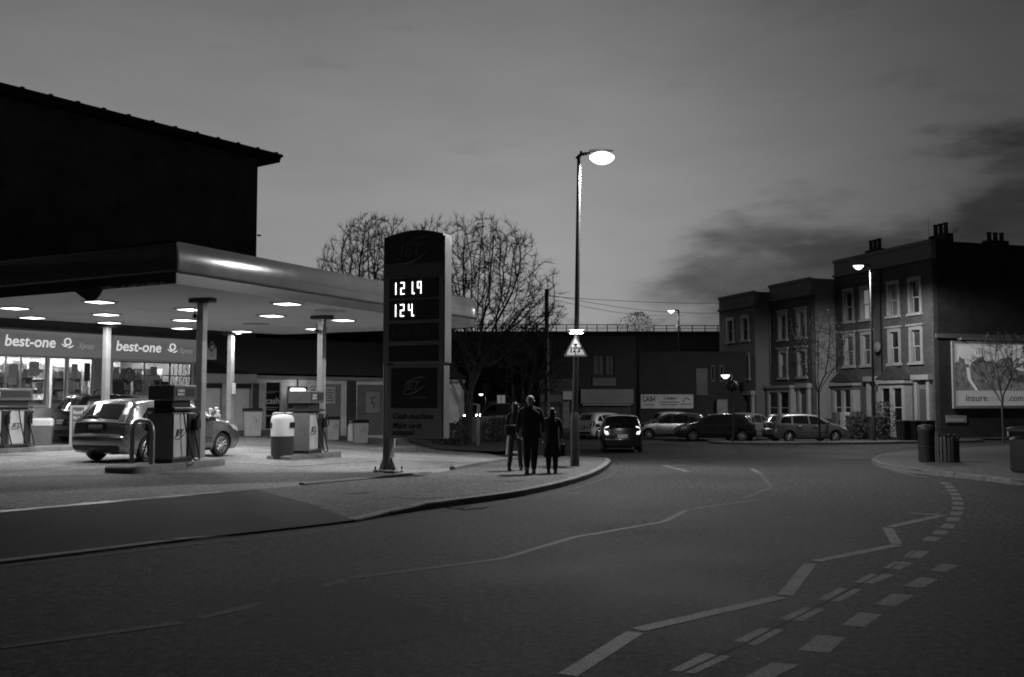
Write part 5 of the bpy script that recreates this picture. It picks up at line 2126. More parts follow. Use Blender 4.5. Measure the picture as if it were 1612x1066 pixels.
# silver hatchback at the nearest pump: the right-hand wheels stand at (-8.48,23.3) and (-7.47,25.65)
perp = Vector((-math.sin(H0), math.cos(H0)))
c = (Vector((-8.48, 23.3)) + Vector((-7.47, 25.65))) / 2 + perp * .80
car_at('silver hatchback seen from behind beside the nearest pump', 'hatch', (c.x, c.y), H0, 'paint_silver', 'cars on the forecourt', dz=PAVE, scale=.965, plate_m='sign_pale')
car_at('black hatchback parked close to the shop front', 'small', (-13.45, 33.95), math.atan2(.806, .592), 'paint_black', 'cars on the forecourt', dz=PAVE, scale=1.04)
car_at('dark hatchback driving away with its tail lights lit', 'small', (4.85, 44.6), R(86), 'paint_black', 'cars on the road', lit_tail=True, name='moving_car', scale=1.05)
car_at('white hatchback parked beside the shuttered gallery', 'small', (5.6, 59.5), R(38), 'paint_white', 'cars parked by the junction')
car_at('silver hatchback parked under the cash hoarding', 'hatch', (9.3, 58.0), R(168), 'paint_silver', 'cars parked by the junction')
car_at('black car parked between two silver cars', 'hatch', (11.3, 55.6), R(176), 'paint_black', 'cars parked by the junction')
car_at('small grey car with round rear parked behind the estate', 'small', (13.6, 57.2), R(52), 'paint_mid', 'cars parked by the junction')
car_at('grey estate car parked side-on before the terrace', 'estate', (15.95, 54.4), R(12), 'paint_mid', 'cars parked by the junction')
car_at('pale car roof showing behind the black parked car', 'small', (10.6, 63.0), R(15), 'paint_white', 'cars parked by the junction')
make_car('distant van with headlights on under the railway bridge', 'van', (-4.1, 96, -.54), R(-84), 'paint_dark', 'cars beyond the bridge', lit_head=True, name='distant_van')
make_car('distant white van beyond the railway bridge', 'van', (-1.2, 104, -.54), R(170), 'paint_white', 'cars beyond the bridge', name='distant_van', lit_head=False)

# ------------------------------------------------------------------ people
mat('skin', .30, .55)
mat('cloth_black', .014, .9, var=.3, scale=12)
mat('cloth_dark', .030, .9, var=.3, scale=12)
mat('denim', .045, .9, var=.3, scale=14)
mat('cloth_grey', .12, .9, var=.25, scale=10)
mat('cloth_pale', .42, .9, var=.15, scale=10)
mat('hair', .012, .55, var=.3, scale=30)
mat('hair_grey', .22, .6, var=.3, scale=30)
mat('shoe', .02, .5)
mat('sole', .35, .6)


def skin_mesh(J, E, root):
    me = bpy.data.meshes.new('skin')
    names = list(J)
    idx = {n: i for i, n in enumerate(names)}
    me.from_pydata([J[n][0] for n in names], [(idx[a], idx[b]) for a, b in E], [])
    o = bpy.data.objects.new('skin_tmp', me)
    COL.objects.link(o)
    sk = o.modifiers.new('s', 'SKIN')
    sk.use_smooth_shade = True
    for i, n in enumerate(names):
        r = J[n][1]
        me.skin_vertices[0].data[i].radius = r if isinstance(r, tuple) else (r, r)
        me.skin_vertices[0].data[i].use_root = (n == root)
    ss = o.modifiers.new('d', 'SUBSURF')
    ss.levels = ss.render_levels = 2
    dg = bpy.context.evaluated_depsgraph_get()
    dg.update()
    r = bpy.data.meshes.new_from_object(o.evaluated_get(dg))
    bpy.data.objects.remove(o)
    return r


def person(label, loc, heading, top, trousers, hair, shoe='shoe', step=.16, swing=.10, sc_=1.0, pose=None, slim=1.0, coat=None, hairlong=0.0, stance=0.0):
    p = thing('person', label, 'person', loc, heading, None)
    p.scale = (sc_,) * 3
    s = slim
    J = {
        'pelvis': ((0, 0, .96), (.135 * s, .105)), 'spine': ((0, .0, 1.14), (.125 * s, .10)), 'chest': ((0, -.005, 1.32), (.15 * s, .115)),
        'collar': ((0, -.01, 1.45), (.085, .075)), 'neck': ((0, .0, 1.52), .055), 'jaw': ((0, .02, 1.575), (.066, .072)), 'head': ((0, .012, 1.65), (.078, .092)), 'crown': ((0, .0, 1.725), (.055, .065)),
    }
    Eg = [('pelvis', 'spine'), ('spine', 'chest'), ('chest', 'collar'), ('collar', 'neck'), ('neck', 'jaw'), ('jaw', 'head'), ('head', 'crown')]
    A = pose or {}
    for side, q in (('L', -1), ('R', 1)):
        f = q * step
        a = -q * swing
        sh = (q * .185 * s, -.01, 1.43)
        el = A.get('el' + side, (q * (.235 * s + .01), -.03 + a * .4, 1.16))
        wr = A.get('wr' + side, (q * (.245 * s), .04 + a, .93))
        hd = Vector(wr) + (Vector(wr) - Vector(el)).normalized() * .075
        J['sh' + side] = (sh, .068)
        J['el' + side] = (el, .048)
        J['wr' + side] = (wr, .034)
        J['pm' + side] = (tuple(hd), (.040, .026))
        hip = (q * .088, 0, .90)
        kn = (q * (.092 + stance * .5), f * .55 + .04, .50)
        an = (q * (.090 + stance), f - (.05 if f > 0 else .0), .095 + (.05 if f < 0 else 0))
        he = (q * (.090 + stance), an[1] - .045, .045 + (.06 if f < 0 else 0))
        to = (q * (.105 + stance), an[1] + .17, .045)
        J['hp' + side] = (hip, .105 * s)
        J['kn' + side] = (kn, .085 * s)
        J['cf' + side] = ((kn[0], kn[1] * .55 + an[1] * .45 - .02, .34), .078 * s)
        J['an' + side] = (an, .062)
        J['to' + side] = (to, (.055, .040))
        Eg += [('collar', 'sh' + side), ('sh' + side, 'el' + side), ('el' + side, 'wr' + side), ('wr' + side, 'pm' + side),
               ('pelvis', 'hp' + side), ('hp' + side, 'kn' + side), ('kn' + side, 'cf' + side), ('cf' + side, 'an' + side), ('an' + side, 'to' + side)]
    me = skin_mesh(J, Eg, 'pelvis')
    # hands: five short separate fingers rooted in the palm
    bm = bmesh.new()
    bm.from_mesh(me)
    for side, q in (('L', -1), ('R', 1)):
        w, h = Vector(J['wr' + side][0]), Vector(J['pm' + side][0])
        d = (h - w).normalized()
        fw = Vector((0, 1, 0))
        fw = (fw - d * fw.dot(d)).normalized()
        inn = d.cross(fw).normalized() * (1 if d.cross(fw).x * q < 0 else -1)
        mb = MB()
        for k, ln in enumerate((.062, .07, .066, .052)):
            b0 = h + fw * (.027 - .018 * k) + d * .015
            m1 = b0 + d * ln * .55 + inn * .012
            mb.tube([b0, m1, m1 + d * ln * .35 + inn * .022], [.0095, .009, .007], 6)
        b0 = h - d * .03 + fw * .03
        mb.tube([b0, b0 + fw * .03 + d * .03 + inn * .01, b0 + fw * .036 + d * .06 + inn * .02], [.011, .010, .008], 6)
        tmp = bpy.data.meshes.new('t')
        tmp.from_pydata(mb.v, [], mb.f)
        bm.from_mesh(tmp)
        bpy.data.meshes.remove(tmp)
    # face: nose and ears are pulled out of the head
    nose = MB().tube([(0, .085, 1.655), (0, .112, 1.625), (0, .10, 1.608)], [.008, .016, .012], 6)
    for q in (-1, 1):
        nose.tube([(q * .076, .005, 1.66), (q * .094, -.005, 1.645), (q * .082, .005, 1.615)], [.008, .016, .010], 6)
    tmp = bpy.data.meshes.new('t')
    tmp.from_pydata(nose.v, [], nose.f)
    bm.from_mesh(tmp)
    bpy.data.meshes.remove(tmp)
    bm.to_mesh(me)
    bm.free()
    me.materials.clear()
    mats = [top, trousers, 'skin', shoe]
    o = finish('body', me, mats, p, 60)
    wrs = [Vector(J['wr' + s_][0]) for s_ in 'LR']
    pms = [Vector(J['pm' + s_][0]) for s_ in 'LR']
    for f in me.polygons:
        c = f.center
        i = 0
        if c.z < .10:
            i = 3
        elif c.z < .95 and abs(c.x) < .22 * s + .0 and min((c - w).length for w in pms) > .12:
            i = 1
        if c.z > 1.515:
            i = 2
        for w, h in zip(wrs, pms):
            if (c - h).length < .11 and (c - w).dot(h - w) > 0.0:
                i = 2
        f.material_index = i
    # shoes planted on the ground, the trailing heel lifted
    for side, q in (('L', -1), ('R', 1)):
        f = q * step
        an = J['an' + side][0]
        sh_ = MB()
        rows_ = [(-.10, .032, .075), (-.085, .040, .085), (.0, .042, .085), (.08, .050, .062), (.15, .046, .048), (.185, .025, .035)]
        for yy, wv, hh in rows_:
            sh_.v += [(-wv, yy, 0), (wv, yy, 0), (wv * .95, yy, hh * .6), (wv * .55, yy, hh), (-wv * .55, yy, hh), (-wv * .95, yy, hh * .6)]
        for r_ in range(len(rows_) - 1):
            for k in range(6):
                j_ = (k + 1) % 6
                sh_.f.append([r_ * 6 + k, r_ * 6 + j_, r_ * 6 + 6 + j_, r_ * 6 + 6 + k])
        sh_.f.append([5 - k for k in range(6)])
        sh_.f.append([30 + k for k in range(6)])
        so_ = sh_.build('shoe', shoe, p, 50)
        lift = max(0.0, -f)
        so_.location = (an[0], an[1] + .01, .002 + lift * .16)
        so_.rotation_euler = (-lift * 1.4, 0, 0)
    # garment over the trunk
    def rings(name, rows, m, n=20):
        mb = MB()
        for (z, rx, ry, cy) in rows:
            for k in range(n):
                a = 2 * PI * k / n
                wv = 1 + .02 * math.sin(a * 5 + z * 9)
                mb.v.append((rx * math.cos(a) * wv, cy + ry * math.sin(a) * wv, z))
        for r in range(len(rows) - 1):
            for k in range(n):
                j = (k + 1) % n
                mb.f.append([r * n + k, r * n + j, (r + 1) * n + j, (r + 1) * n + k])
        mb.f.append([n - 1 - k for k in range(n)])
        mb.f.append([(len(rows) - 1) * n + k for k in range(n)])
        return mb.build(name, m, p, 50)
    if coat == 'long':
        rings('coat', [(.44, .235, .20, .0), (.60, .225, .185, .0), (.80, .20, .16, .0), (.98, .185, .15, 0), (1.12, .165, .135, 0), (1.30, .19, .145, -.01), (1.42, .165, .12, -.01), (1.50, .075, .075, 0)], top)
    elif coat == 'jacket':
        rings('jacket', [(.82, .205 * s, .155, 0), (.90, .205 * s, .16, 0), (1.08, .195 * s, .15, 0), (1.28, .215 * s, .155, -.01), (1.40, .215 * s, .13, -.01), (1.47, .13, .10, -.01), (1.53, .075, .08, 0)], top)
    elif coat == 'short':
        rings('top', [(.93, .17 * s, .135, 0), (1.08, .155 * s, .125, 0), (1.28, .175 * s, .135, -.01), (1.40, .165 * s, .11, -.01), (1.49, .08, .08, 0)], top)
    # hair
    hr = MB()
    n = 16
    rows = [(1.60, .080, .085, -.018), (1.65, .089, .100, -.008), (1.70, .085, .098, -.004), (1.74, .068, .080, -.004), (1.768, .03, .04, -.004)]
    if hairlong:
        rows = [(1.60 - hairlong, .075, .05, -.065), (1.60 - hairlong * .5, .092, .065, -.05)] + rows
    for (z, rx, ry, cy) in rows:
        for k in range(n):
            a = 2 * PI * k / n
            y = cy + ry * math.sin(a)
            hr.v.append((rx * math.cos(a), min(y, .045 + (z - 1.6) * .25), z))
    for r in range(len(rows) - 1):
        for k in range(n):
            j = (k + 1) % n
            hr.f.append([r * n + k, r * n + j, (r + 1) * n + j, (r + 1) * n + k])
    hr.f.append([n - 1 - k for k in range(n)])
    hr.f.append([(len(rows) - 1) * n + k for k in range(n)])
    hr.build('hair', hair, p, 60)
    for q in (-1, 1):
        MB().lathe([(.002, -.006), (.009, 0), (.002, .006)], 8, (q * .030, .094, 1.655), 'y').build('eye', 'cloth_black', p)
    MB().cbox(-.025, .025, .085, .098, 1.590, 1.598, .003).build('mouth', 'hair_grey', p)
    return p


def on_pave(px, py):
    return gp(px, py, PAVE)


w1 = on_pave(811, 741)
person('slim walker in a dark top and jeans at the left of the three', w1, R(-4), 'cloth_dark', 'denim', 'hair', sc_=.87, slim=.86, coat='short', hairlong=.22, step=.2, stance=.05)
hb = thing('handbag', 'grey shoulder bag on the slim walker', 'bag', w1 + Vector((-.10, -.16, .80)), R(20))
MB().cbox(-.14, .14, -.05, .05, 0, .24, .03).build('pouch', 'cloth_dark', hb)
MB().tube([(-.12, 0, .22), (-.04, .06, .46), (.06, .08, .48), (.13, 0, .22)], .012, 6).build('strap', 'cloth_dark', hb)
w2 = on_pave(835, 746)
person('broad walker in a dark jacket with cropped pale hair in the middle', w2, R(3), 'cloth_black', 'cloth_black', 'hair_grey', sc_=.95, slim=1.18, coat='jacket', step=.22, swing=.06)
w3 = on_pave(869, 745)
person('short walker in a long dark coat with pale trainers', w3, R(-2), 'cloth_black', 'cloth_black', 'hair', shoe='cloth_grey', sc_=.80, slim=1.08, coat='long', step=.07, hairlong=.12)
cb = thing('carrier_bag', 'dark carrier bag held at the side of the long-coated walker', 'bag', w3 + Vector((.235, .03, .37)), 0)
MB().cbox(-.05, .05, -.10, .10, 0, .28, .03).build('sack', 'cloth_black', cb)
MB().tube([(0, -.06, .27), (0, -.03, .36), (0, .03, .36), (0, .06, .27)], .008, 5).build('handle', 'cloth_dark', cb)
w4 = Vector((-14.42, 34.55, g(-14.42, 34.55) + PAVE))
person('person in a pale top leaning on the roof of the black car', w4, R(-128), 'cloth_pale', 'cloth_dark', 'hair', sc_=1.0, coat='short', step=.03,
       pose={'elL': (-.30, .12, 1.30), 'wrL': (-.16, .34, 1.36), 'elR': (.30, .12, 1.30), 'wrR': (.14, .34, 1.36)})

# folding board lying open on the pavement edge
c = Vector((.15, 39.5, g(.15, 39.5)))
ab = thing('folding_board', 'pale empty A-frame board standing beyond the walkers', 'sign board', c, R(20))
for s in (-1, 1):
    mb = MB()
    for (x0, x1, z0, z1) in ((-.32, -.26, 0, 1.0), (.26, .32, 0, 1.0), (-.26, .26, .94, 1.0), (-.26, .26, .10, .16)):
        n0 = len(mb.v)
        mb.box(x0, x1, -.015, .015, z0, z1)
        for i in range(n0, len(mb.v)):
            x, y, z = mb.v[i]
            mb.v[i] = (x, y + s * (.30 * (1 - z) + .02), z)
    mb.build('frame', 'white_trim', ab)


# ------------------------------------------------------------------ bare trees
def crown_tree(label, base, trunk_h, crown_c, rad, n_att, seed, r_tip=.010, step=.24, kill=.34, m='bark', zmin=None, expo=2.5, lean=0.0, reach=1.9):
    """bare tree grown by reaching for points spread through a rounded crown"""
    from mathutils.kdtree import KDTree
    rnd = random.Random(seed)
    t = thing('tree', label, 'tree', base, 0)
    att = []
    while len(att) < n_att:
        q = Vector((rnd.uniform(-1, 1), rnd.uniform(-1, 1), rnd.uniform(-1, 1)))
        if q.length > 1 or (q.length < .45 and rnd.random() < .6):
            continue
        w_ = Vector((crown_c[0] + q.x * rad[0], crown_c[1] + q.y * rad[1], crown_c[2] + q.z * (rad[2] if q.z > 0 else rad[3])))
        if zmin and w_.z < zmin:
            continue
        # lobed outline
        if q.length > .8 and math.sin(5 * math.atan2(q.z, q.x) + seed) < -.3 and rnd.random() < .7:
            continue
        att.append(w_)
    nodes, par = [], []
    k = int(trunk_h / step)
    for i in range(k + 1):
        f = i / k
        nodes.append(Vector((lean * f * f + rnd.gauss(0, .012), rnd.gauss(0, .012), -.15 + (trunk_h + .15) * f)))
        par.append(i - 1)
    # first limbs fan out of the trunk top
    top = len(nodes) - 1
    for a in range(6):
        an = 2 * PI * a / 6 + rnd.uniform(-.4, .4)
        pi_ = top - rnd.randrange(0, 3)
        d = Vector((math.cos(an) * .62, math.sin(an) * .62, 1)).normalized()
        for s_ in range(4):
            nodes.append(nodes[pi_] + (d + Vector((rnd.gauss(0, .1), rnd.gauss(0, .1), .05))).normalized() * step)
            par.append(pi_)
            pi_ = len(nodes) - 1
    for it in range(90):
        if not att:
            break
        kd = KDTree(len(nodes))
        for i, q in enumerate(nodes):
            kd.insert(q, i)
        kd.balance()
        pull, keep = {}, []
        for q in att:
            co, i, d = kd.find(q)
            if d < kill:
                continue
            keep.append(q)
            if d < reach:
                pull.setdefault(i, Vector((0, 0, 0)))
                pull[i] += (q - co).normalized()
        att = keep
        new = 0
        for i, v in pull.items():
            prev = (nodes[i] - nodes[par[i]]).normalized() if par[i] >= 0 else Vector((0, 0, 1))
            d = v.normalized() + prev * .55 + Vector((rnd.gauss(0, .09), rnd.gauss(0, .09), rnd.gauss(.02, .08)))
            if d.length < .05:
                continue
            q = nodes[i] + d.normalized() * step
            if kd.find(q)[2] < step * .35:
                continue
            nodes.append(q)
            par.append(i)
            new += 1
        if not new:
            break
    n = len(nodes)
    ch = [[] for _ in range(n)]
    for i in range(1, n):
        if par[i] >= 0:
            ch[par[i]].append(i)
    # even out the kinks along every limb
    for _ in range(3):
        old = [q.copy() for q in nodes]
        for i in range(1, n):
            if par[i] > 0 and ch[i]:
                c_ = max(ch[i], key=lambda c: len(ch[c]))
                nodes[i] = old[i] * .5 + (old[par[i]] + old[c_]) * .25
    # spurs along the outer branches
    size = [1] * n
    for i in range(n - 1, 0, -1):
        if par[i] >= 0:
            size[par[i]] += size[i]
    spur = MB()
    for i in range(1, n):
        if size[i] < 30 and par[i] >= 0:
            d0 = (nodes[i] - nodes[par[i]])
            if d0.length < 1e-4:
                continue
            d0.normalize()
            for _ in range(6):
                d = (d0 * .8 + Vector((rnd.gauss(0, .55), rnd.gauss(0, .55), rnd.gauss(.15, .45)))).normalized()
                l_ = rnd.uniform(.18, .55) * step * 3.2
                e_ = nodes[i] + d * l_ + Vector((rnd.gauss(0, .03), rnd.gauss(0, .03), .04))
                spur.tube([nodes[i], nodes[i] + d * l_ * .5, e_], [r_tip * .7, r_tip * .55, r_tip * .35], 3, cap=False)
    spur.build('twigs', m, t, fix=False, kind='stuff')
    # fine twigs at the tips
    for i in range(n):
        if not ch[i]:
            d0 = (nodes[i] - nodes[par[i]]).normalized()
            for _ in range(rnd.randint(3, 4)):
                d = (d0 + Vector((rnd.gauss(0, .5), rnd.gauss(0, .5), rnd.gauss(.2, .35)))).normalized()
                nodes.append(nodes[i] + d * rnd.uniform(.2, .5))
                par.append(i)
                ch.append([])
                ch[i].append(len(nodes) - 1)
    n = len(nodes)
    r = [0.0] * n
    order = sorted(range(n), key=lambda i: -i)
    for i in order:
        r[i] = r_tip if not ch[i] else max(r_tip, sum(r[c] ** expo for c in ch[i]) ** (1 / expo))
    tr, cr = MB(), MB()
    # follow chains so that limbs stay continuous
    heads = [(0, -1)]
    while heads:
        i, p_ = heads.pop()
        chain = ([p_] if p_ >= 0 else []) + [i]
        while ch[chain[-1]]:
            cs = sorted(ch[chain[-1]], key=lambda c: -r[c])
            for c in cs[1:]:
                heads.append((c, chain[-1]))
            chain.append(cs[0])
        if len(chain) < 2:
            continue
        pts = [nodes[c] for c in chain]
        rr = [min(r[c], r[i]) for c in chain]
        big = max(rr)
        (tr if big > .05 else cr).tube(pts, rr, 8 if big > .1 else (5 if big > .04 else 3), cap=False)
    tr.build('trunk', m, t, 60, fix=False)
    cr.build('crown', m, t, fix=False)
    return t


tb = at(738, 690, 46)
crown_tree('wide bare tree with rounded crown behind the price sign', (tb.x, tb.y, g(tb.x, tb.y)), 2.6, (-.1, 0, 6.3), (4.5, 3.6, 4.55, 3.2), 4000, 21, zmin=3.5, kill=.30, r_tip=.0072)
tb = at(592, 690, 57)
crown_tree('smaller bare tree rising above the canopy roof', (tb.x, tb.y, g(tb.x, tb.y)), 4.0, (.15, 0, 8.4), (3.85, 3.0, 3.9, 3.4), 3000, 5, r_tip=.0088, step=.27, kill=.33)
tb = at(818, 690, 52)
crown_tree('low bare tree leaning towards the telegraph pole', (tb.x, tb.y, g(tb.x, tb.y)), 1.4, (.3, 0, 4.0), (2.4, 2.0, 2.6, 1.8), 700, 33, r_tip=.010, zmin=1.9)
t_ = crown_tree('young bare street tree before the rendered house', (16.0, 52.0, g(16, 52) + PAVE), 2.9, (.1, 0, 5.0), (1.75, 1.3, 1.9, 1.9), 330, 14, r_tip=.0055, step=.19, kill=.26)
t_.name = 'street_tree'
t_['group'] = 'young street trees'
t_ = crown_tree('young bare street tree standing before the billboard', (26.2, 53.3, g(26.2, 53.3) + PAVE), 2.4, (.3, 0, 4.4), (1.9, 1.4, 1.5, 1.6), 330, 9, r_tip=.006, step=.19, kill=.26, m='bark_pale')
t_.name = 'street_tree'
t_['group'] = 'young street trees'

# ------------------------------------------------------------------ telegraph pole and wires
tp = at(861, 690, 54)
tz = g(tp.x, tp.y)
pole = thing('telegraph_pole', 'tall dark wooden telegraph pole behind the walkers', 'pole', (tp.x, tp.y, tz))
th = at(861, 455, 54).z - tz
MB().tube([(0, 0, -.2), (0, 0, th)], [.15, .11], 10).build('post', 'wood', pole, 40)
for i, (px, py, Y) in enumerate(((1140, 493, 72), (1300, 470, 66), (1076, 497, 78))):
    a = Vector((tp.x, tp.y, tz + th - .3 - .1 * i))
    b = at(px, py, Y)
    pts = []
    for k in range(17):
        t = k / 16
        q = a.lerp(b, t)
        q.z -= .35 * math.sin(PI * t)
        pts.append(q - Vector((tp.x, tp.y, tz)))
    w = MB().tube(pts, .013, 4).build('wire', 'black_plastic', pole)


# ------------------------------------------------------------------ terraced houses
mat('surround', .40, .6, var=.1, scale=4, dirt=.2, dscale=1.2)
mat('sash', .55, .5)
mat('door_paint', .10, .35)


def sash_window(par, a, b, c, d, curtain='curtain', y=.14, head=False, glow=None, surround=True):
    """a..b, c..d is the opening; the window part holds surround, sill, sashes and panes"""
    w = part('window', par)
    s = .19
    if surround:
        f = MB()
        f.box(a - s, a, -.06, -.002, c, d).box(b, b + s, -.06, -.002, c, d).box(a - s, b + s, -.06, -.002, d, d + s + .05)
        if head:
            f.box(a - s - .12, b + s + .12, -.16, -.002, d + s + .052, d + s + .17)
        f.build('surround', 'surround', w)
        MB().box(a - s - .08, b + s + .08, -.14, .0, c - .15, c - .002).build('sill', 'surround', w)
        MB().box(a, a + .004, -.0, y, c, d).box(b - .004, b, .0, y, c, d).build('reveal', 'surround', w)
    m = (c + d) / 2
    t = .055
    for (z0, z1, yy) in ((m - .02, d, y), (c, m + .02, y + .05)):
        q = MB()
        q.box(a, a + t, yy, yy + .045, z0, z1).box(b - t, b, yy, yy + .045, z0, z1)
        q.box(a + t, b - t, yy, yy + .045, z0, z0 + t).box(a + t, b - t, yy, yy + .045, z1 - t, z1)
        q.build('sash', 'sash', w)
        MB().box(a + t, b - t, yy + .018, yy + .024, z0 + t, z1 - t).build('pane', glow or 'house_glass', w)
    return w


def ground_bay(par, a, b, z0, z1, m='surround', n=2):
    """shallow square bay with piers, cornice and tall sashes"""
    bay = part('bay_window', par)
    dp = .55
    MB().box(a, b, -dp, -.002, z0, z0 + .75).build('apron', m, bay)
    MB().box(a - .1, b + .1, -dp - .12, -.002, z1 - .06, z1 + .12).build('cornice', 'surround', bay)
    MB().box(a, b, -dp, -.002, z1 - .34, z1 - .06).build('head', m, bay)
    wd = (b - a - .26 * (n + 1)) / n
    for k in range(n + 1):
        x = a + k * (wd + .26)
        MB().box(x, x + .26, -dp, -.002, z0 + .75, z1 - .34).build('pier', 'surround', bay)
    for k in range(n):
        x = a + .26 + k * (wd + .26)
        f = MB()
        f.box(x, x + .05, -dp + .1, -dp + .16, z0 + .75, z1 - .34).box(x + wd - .05, x + wd, -dp + .1, -dp + .16, z0 + .75, z1 - .34)
        f.box(x + .05, x + wd - .05, -dp + .1, -dp + .16, (z0 + z1) / 2 + .1, (z0 + z1) / 2 + .15)
        f.build('sash', 'sash', bay)
        MB().box(x + .05, x + wd - .05, -dp + .12, -dp + .13, z0 + .75, z1 - .34).build('pane', 'house_glass', bay)
        MB().box(x + .08, x + wd - .08, -dp + .2, -dp + .22, z0 + .78, z1 - .5).build('curtain', 'curtain', bay)
    return bay


def doorway(par, a, b, z0, z1):
    d = part('doorway', par)
    MB().box(a, a + .24, -.22, -.002, z0, z1 - .3).box(b - .24, b, -.22, -.002, z0, z1 - .3).build('pilaster', 'surround', d)
    MB().box(a - .12, b + .12, -.36, -.002, z1 - .3, z1).build('hood', 'surround', d)
    MB().box(a + .24, b - .24, -.05, -.002, z0, z1 - .3).build('recess', 'render_grey', d)
    dr = MB().box(a + .3, b - .3, -.09, -.052, z0, z1 - .85).build('door', 'door_paint', d)


def house(label, org, wd, zt, base, mat_front, wins, parapet, depth=9.0, rz=0.0, chim=(), side=None, upper_band=None, cornice=True):
    h = thing('terraced_house', label, 'house', org, rz, 'terraced houses across the junction')
    ops = [(a, b, c, d) for (a, b, c, d) in wins]
    wall_open(-wd, 0, base, zt - parapet, ops, .3).build('front_wall', mat_front, h)
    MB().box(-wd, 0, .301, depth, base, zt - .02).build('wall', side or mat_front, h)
    if cornice:
        MB().box(-wd, .0, .0, .3, zt - parapet + .002, zt).build('parapet', 'render_light', h)
        MB().box(-wd - .0, .06, -.16, -.002, zt - parapet - .02, zt - parapet + .12).build('cornice', 'render_light', h)
        MB().box(-wd, .05, -.10, -.002, zt - .14, zt + .06).build('coping', 'render_light', h)
    for (x, y, n_) in chim:
        ch = MB().box(x - .28 * n_ / 1.4 - .1, x + .28 * n_ / 1.4 + .1, y - .28, y + .28, zt - .4, zt + .45).build('chimney', 'brick_black', h)
        for k in range(n_):
            cx = x + (k - (n_ - 1) / 2) * .42
            MB().lathe([(.15, 0), (.13, .08), (.12, .55), (.15, .58), (.15, .66), (.1, .66)], 10, (cx, y, zt + .45)).build('chimney_pot', 'brick_dark', ch, 40)
    return h


TQ = math.atan2(-.956, .293)
BASE = -.44
C1 = (24.2, 57.0, 0)
wr = []
for t0, t1 in ((.98, 2.0), (2.92, 3.92), (5.68, 6.5), (7.45, 8.25)):
    m = (t0 + t1) / 2
    wr += [(-m - .40, -m + .40, 6.85, 8.75), (-m - .40, -m + .40, 3.95, 5.85)]
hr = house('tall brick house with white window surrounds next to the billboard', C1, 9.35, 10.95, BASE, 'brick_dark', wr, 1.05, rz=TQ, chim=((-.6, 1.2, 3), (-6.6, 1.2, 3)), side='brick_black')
mat('lit_pane', .7, .4, emit=.12)
mat('net_pane', .07, .18, var=.4, scale=5)
mat('blind_pane', .16, .3, var=.3, scale=4)
for i, (a, b, c, d) in enumerate(wr):
    sash_window(hr, a, b, c, d, head=(i % 2 == 1), glow=(None, 'net_pane', 'blind_pane', None, 'lit_pane', 'net_pane', None, 'net_pane')[i])
ground_bay(hr, -4.35, -1.95, BASE, 2.78, 'surround', 2)
ground_bay(hr, -9.05, -6.85, BASE, 2.72, 'brick_dark', 2)
doorway(hr, -1.52, -.25, BASE, 3.2)
doorway(hr, -5.95, -4.72, BASE, 3.2)
MB().prism([(-4.5, 2.95), (-1.8, 2.95), (-3.15, 3.75)], 'y', -.7, -.005).build('bay_roof', 'roof_tile', hr)
MB().prism([(-9.2, 2.9), (-6.7, 2.9), (-7.95, 3.6)], 'y', -.7, -.005).build('bay_roof', 'roof_tile', hr)
# satellite dish and rear chimney
MB().lathe([(.02, .0), (.2, .03), (.32, .1), (.32, .085), (.02, -.02)], 16, (-4.6, -.45, 5.0), 'y').build('satellite_dish', 'grey_metal', hr, 40)
ch = MB().box(-.45, .05, 4.0, 5.5, 10.6, 11.15).build('chimney', 'brick_black', hr)
for k in range(3):
    MB().lathe([(.15, 0), (.13, .08), (.12, .4), (.15, .43), (.15, .5), (.1, .5)], 10, (-.2, 4.3 + .45 * k, 11.15)).build('chimney_pot', 'brick_dark', ch, 40)
MB().tube([(-4.55, -.07, 3.4), (-4.55, -.07, 9.8)], .05, 8).build('downpipe', 'black_plastic', hr)
MB().tube([(-1.6, 1.2, 11.0), (-1.6, 1.2, 12.6)], .012, 4).build('aerial', 'dark_metal', hr)
ae = MB().tube([(-.05, 1.6, 11.4), (.3, 1.6, 11.75)], .012, 4)
for k in range(5):
    ae.tube([(.02 + .06 * k, 1.35, 11.47 + .06 * k), (.02 + .06 * k, 1.85, 11.47 + .06 * k)], .008, 4)
ae.build('aerial', 'dark_metal', hr)

wm = []
for t0, t1 in ((.55, 1.75), (2.85, 4.0)):
    m = (t0 + t1) / 2
    wm += [(-m - .40, -m + .40, 5.95, 7.6), (-m - .40, -m + .40, 3.3, 5.0)]
hm = house('dark brick house with pale rendered side wall in the middle', (19.73, 65.4, 0), 5.07, 9.8, BASE, 'brick_dark', wm, 1.1, rz=TQ, side='render_light', chim=())
for i, (a, b, c, d) in enumerate(wm):
    sash_window(hm, a, b, c, d, head=True, glow=('net_pane', None, None, 'blind_pane')[i])
ground_bay(hm, -4.75, -1.75, BASE, 2.62, 'surround', 2)
doorway(hm, -1.45, -.2, BASE, 2.85)
MB().tube([(-4.95, -.07, 2.9), (-4.95, -.07, 8.6)], .05, 8).build('downpipe', 'black_plastic', hm)
wl = []
for t0, t1 in ((.75, 1.9), (2.9, 4.0)):
    m = (t0 + t1) / 2
    wl += [(-m - .38, -m + .38, 6.05, 7.6), (-m - .38, -m + .38, 3.3, 4.9)]
hl_ = house('pale rendered house furthest along the terrace', (17.11, 69.9, 0), 5.1, 9.4, BASE, 'render_grey', wl, 1.0, rz=TQ, side='render_grey', chim=())
for i, (a, b, c, d) in enumerate(wl):
    sash_window(hl_, a, b, c, d, glow=(None, 'net_pane', 'net_pane', None)[i])
ground_bay(hl_, -4.7, -2.4, BASE, 2.25, 'surround', 2)
doorway(hl_, -1.7, -.2, BASE, 2.4)
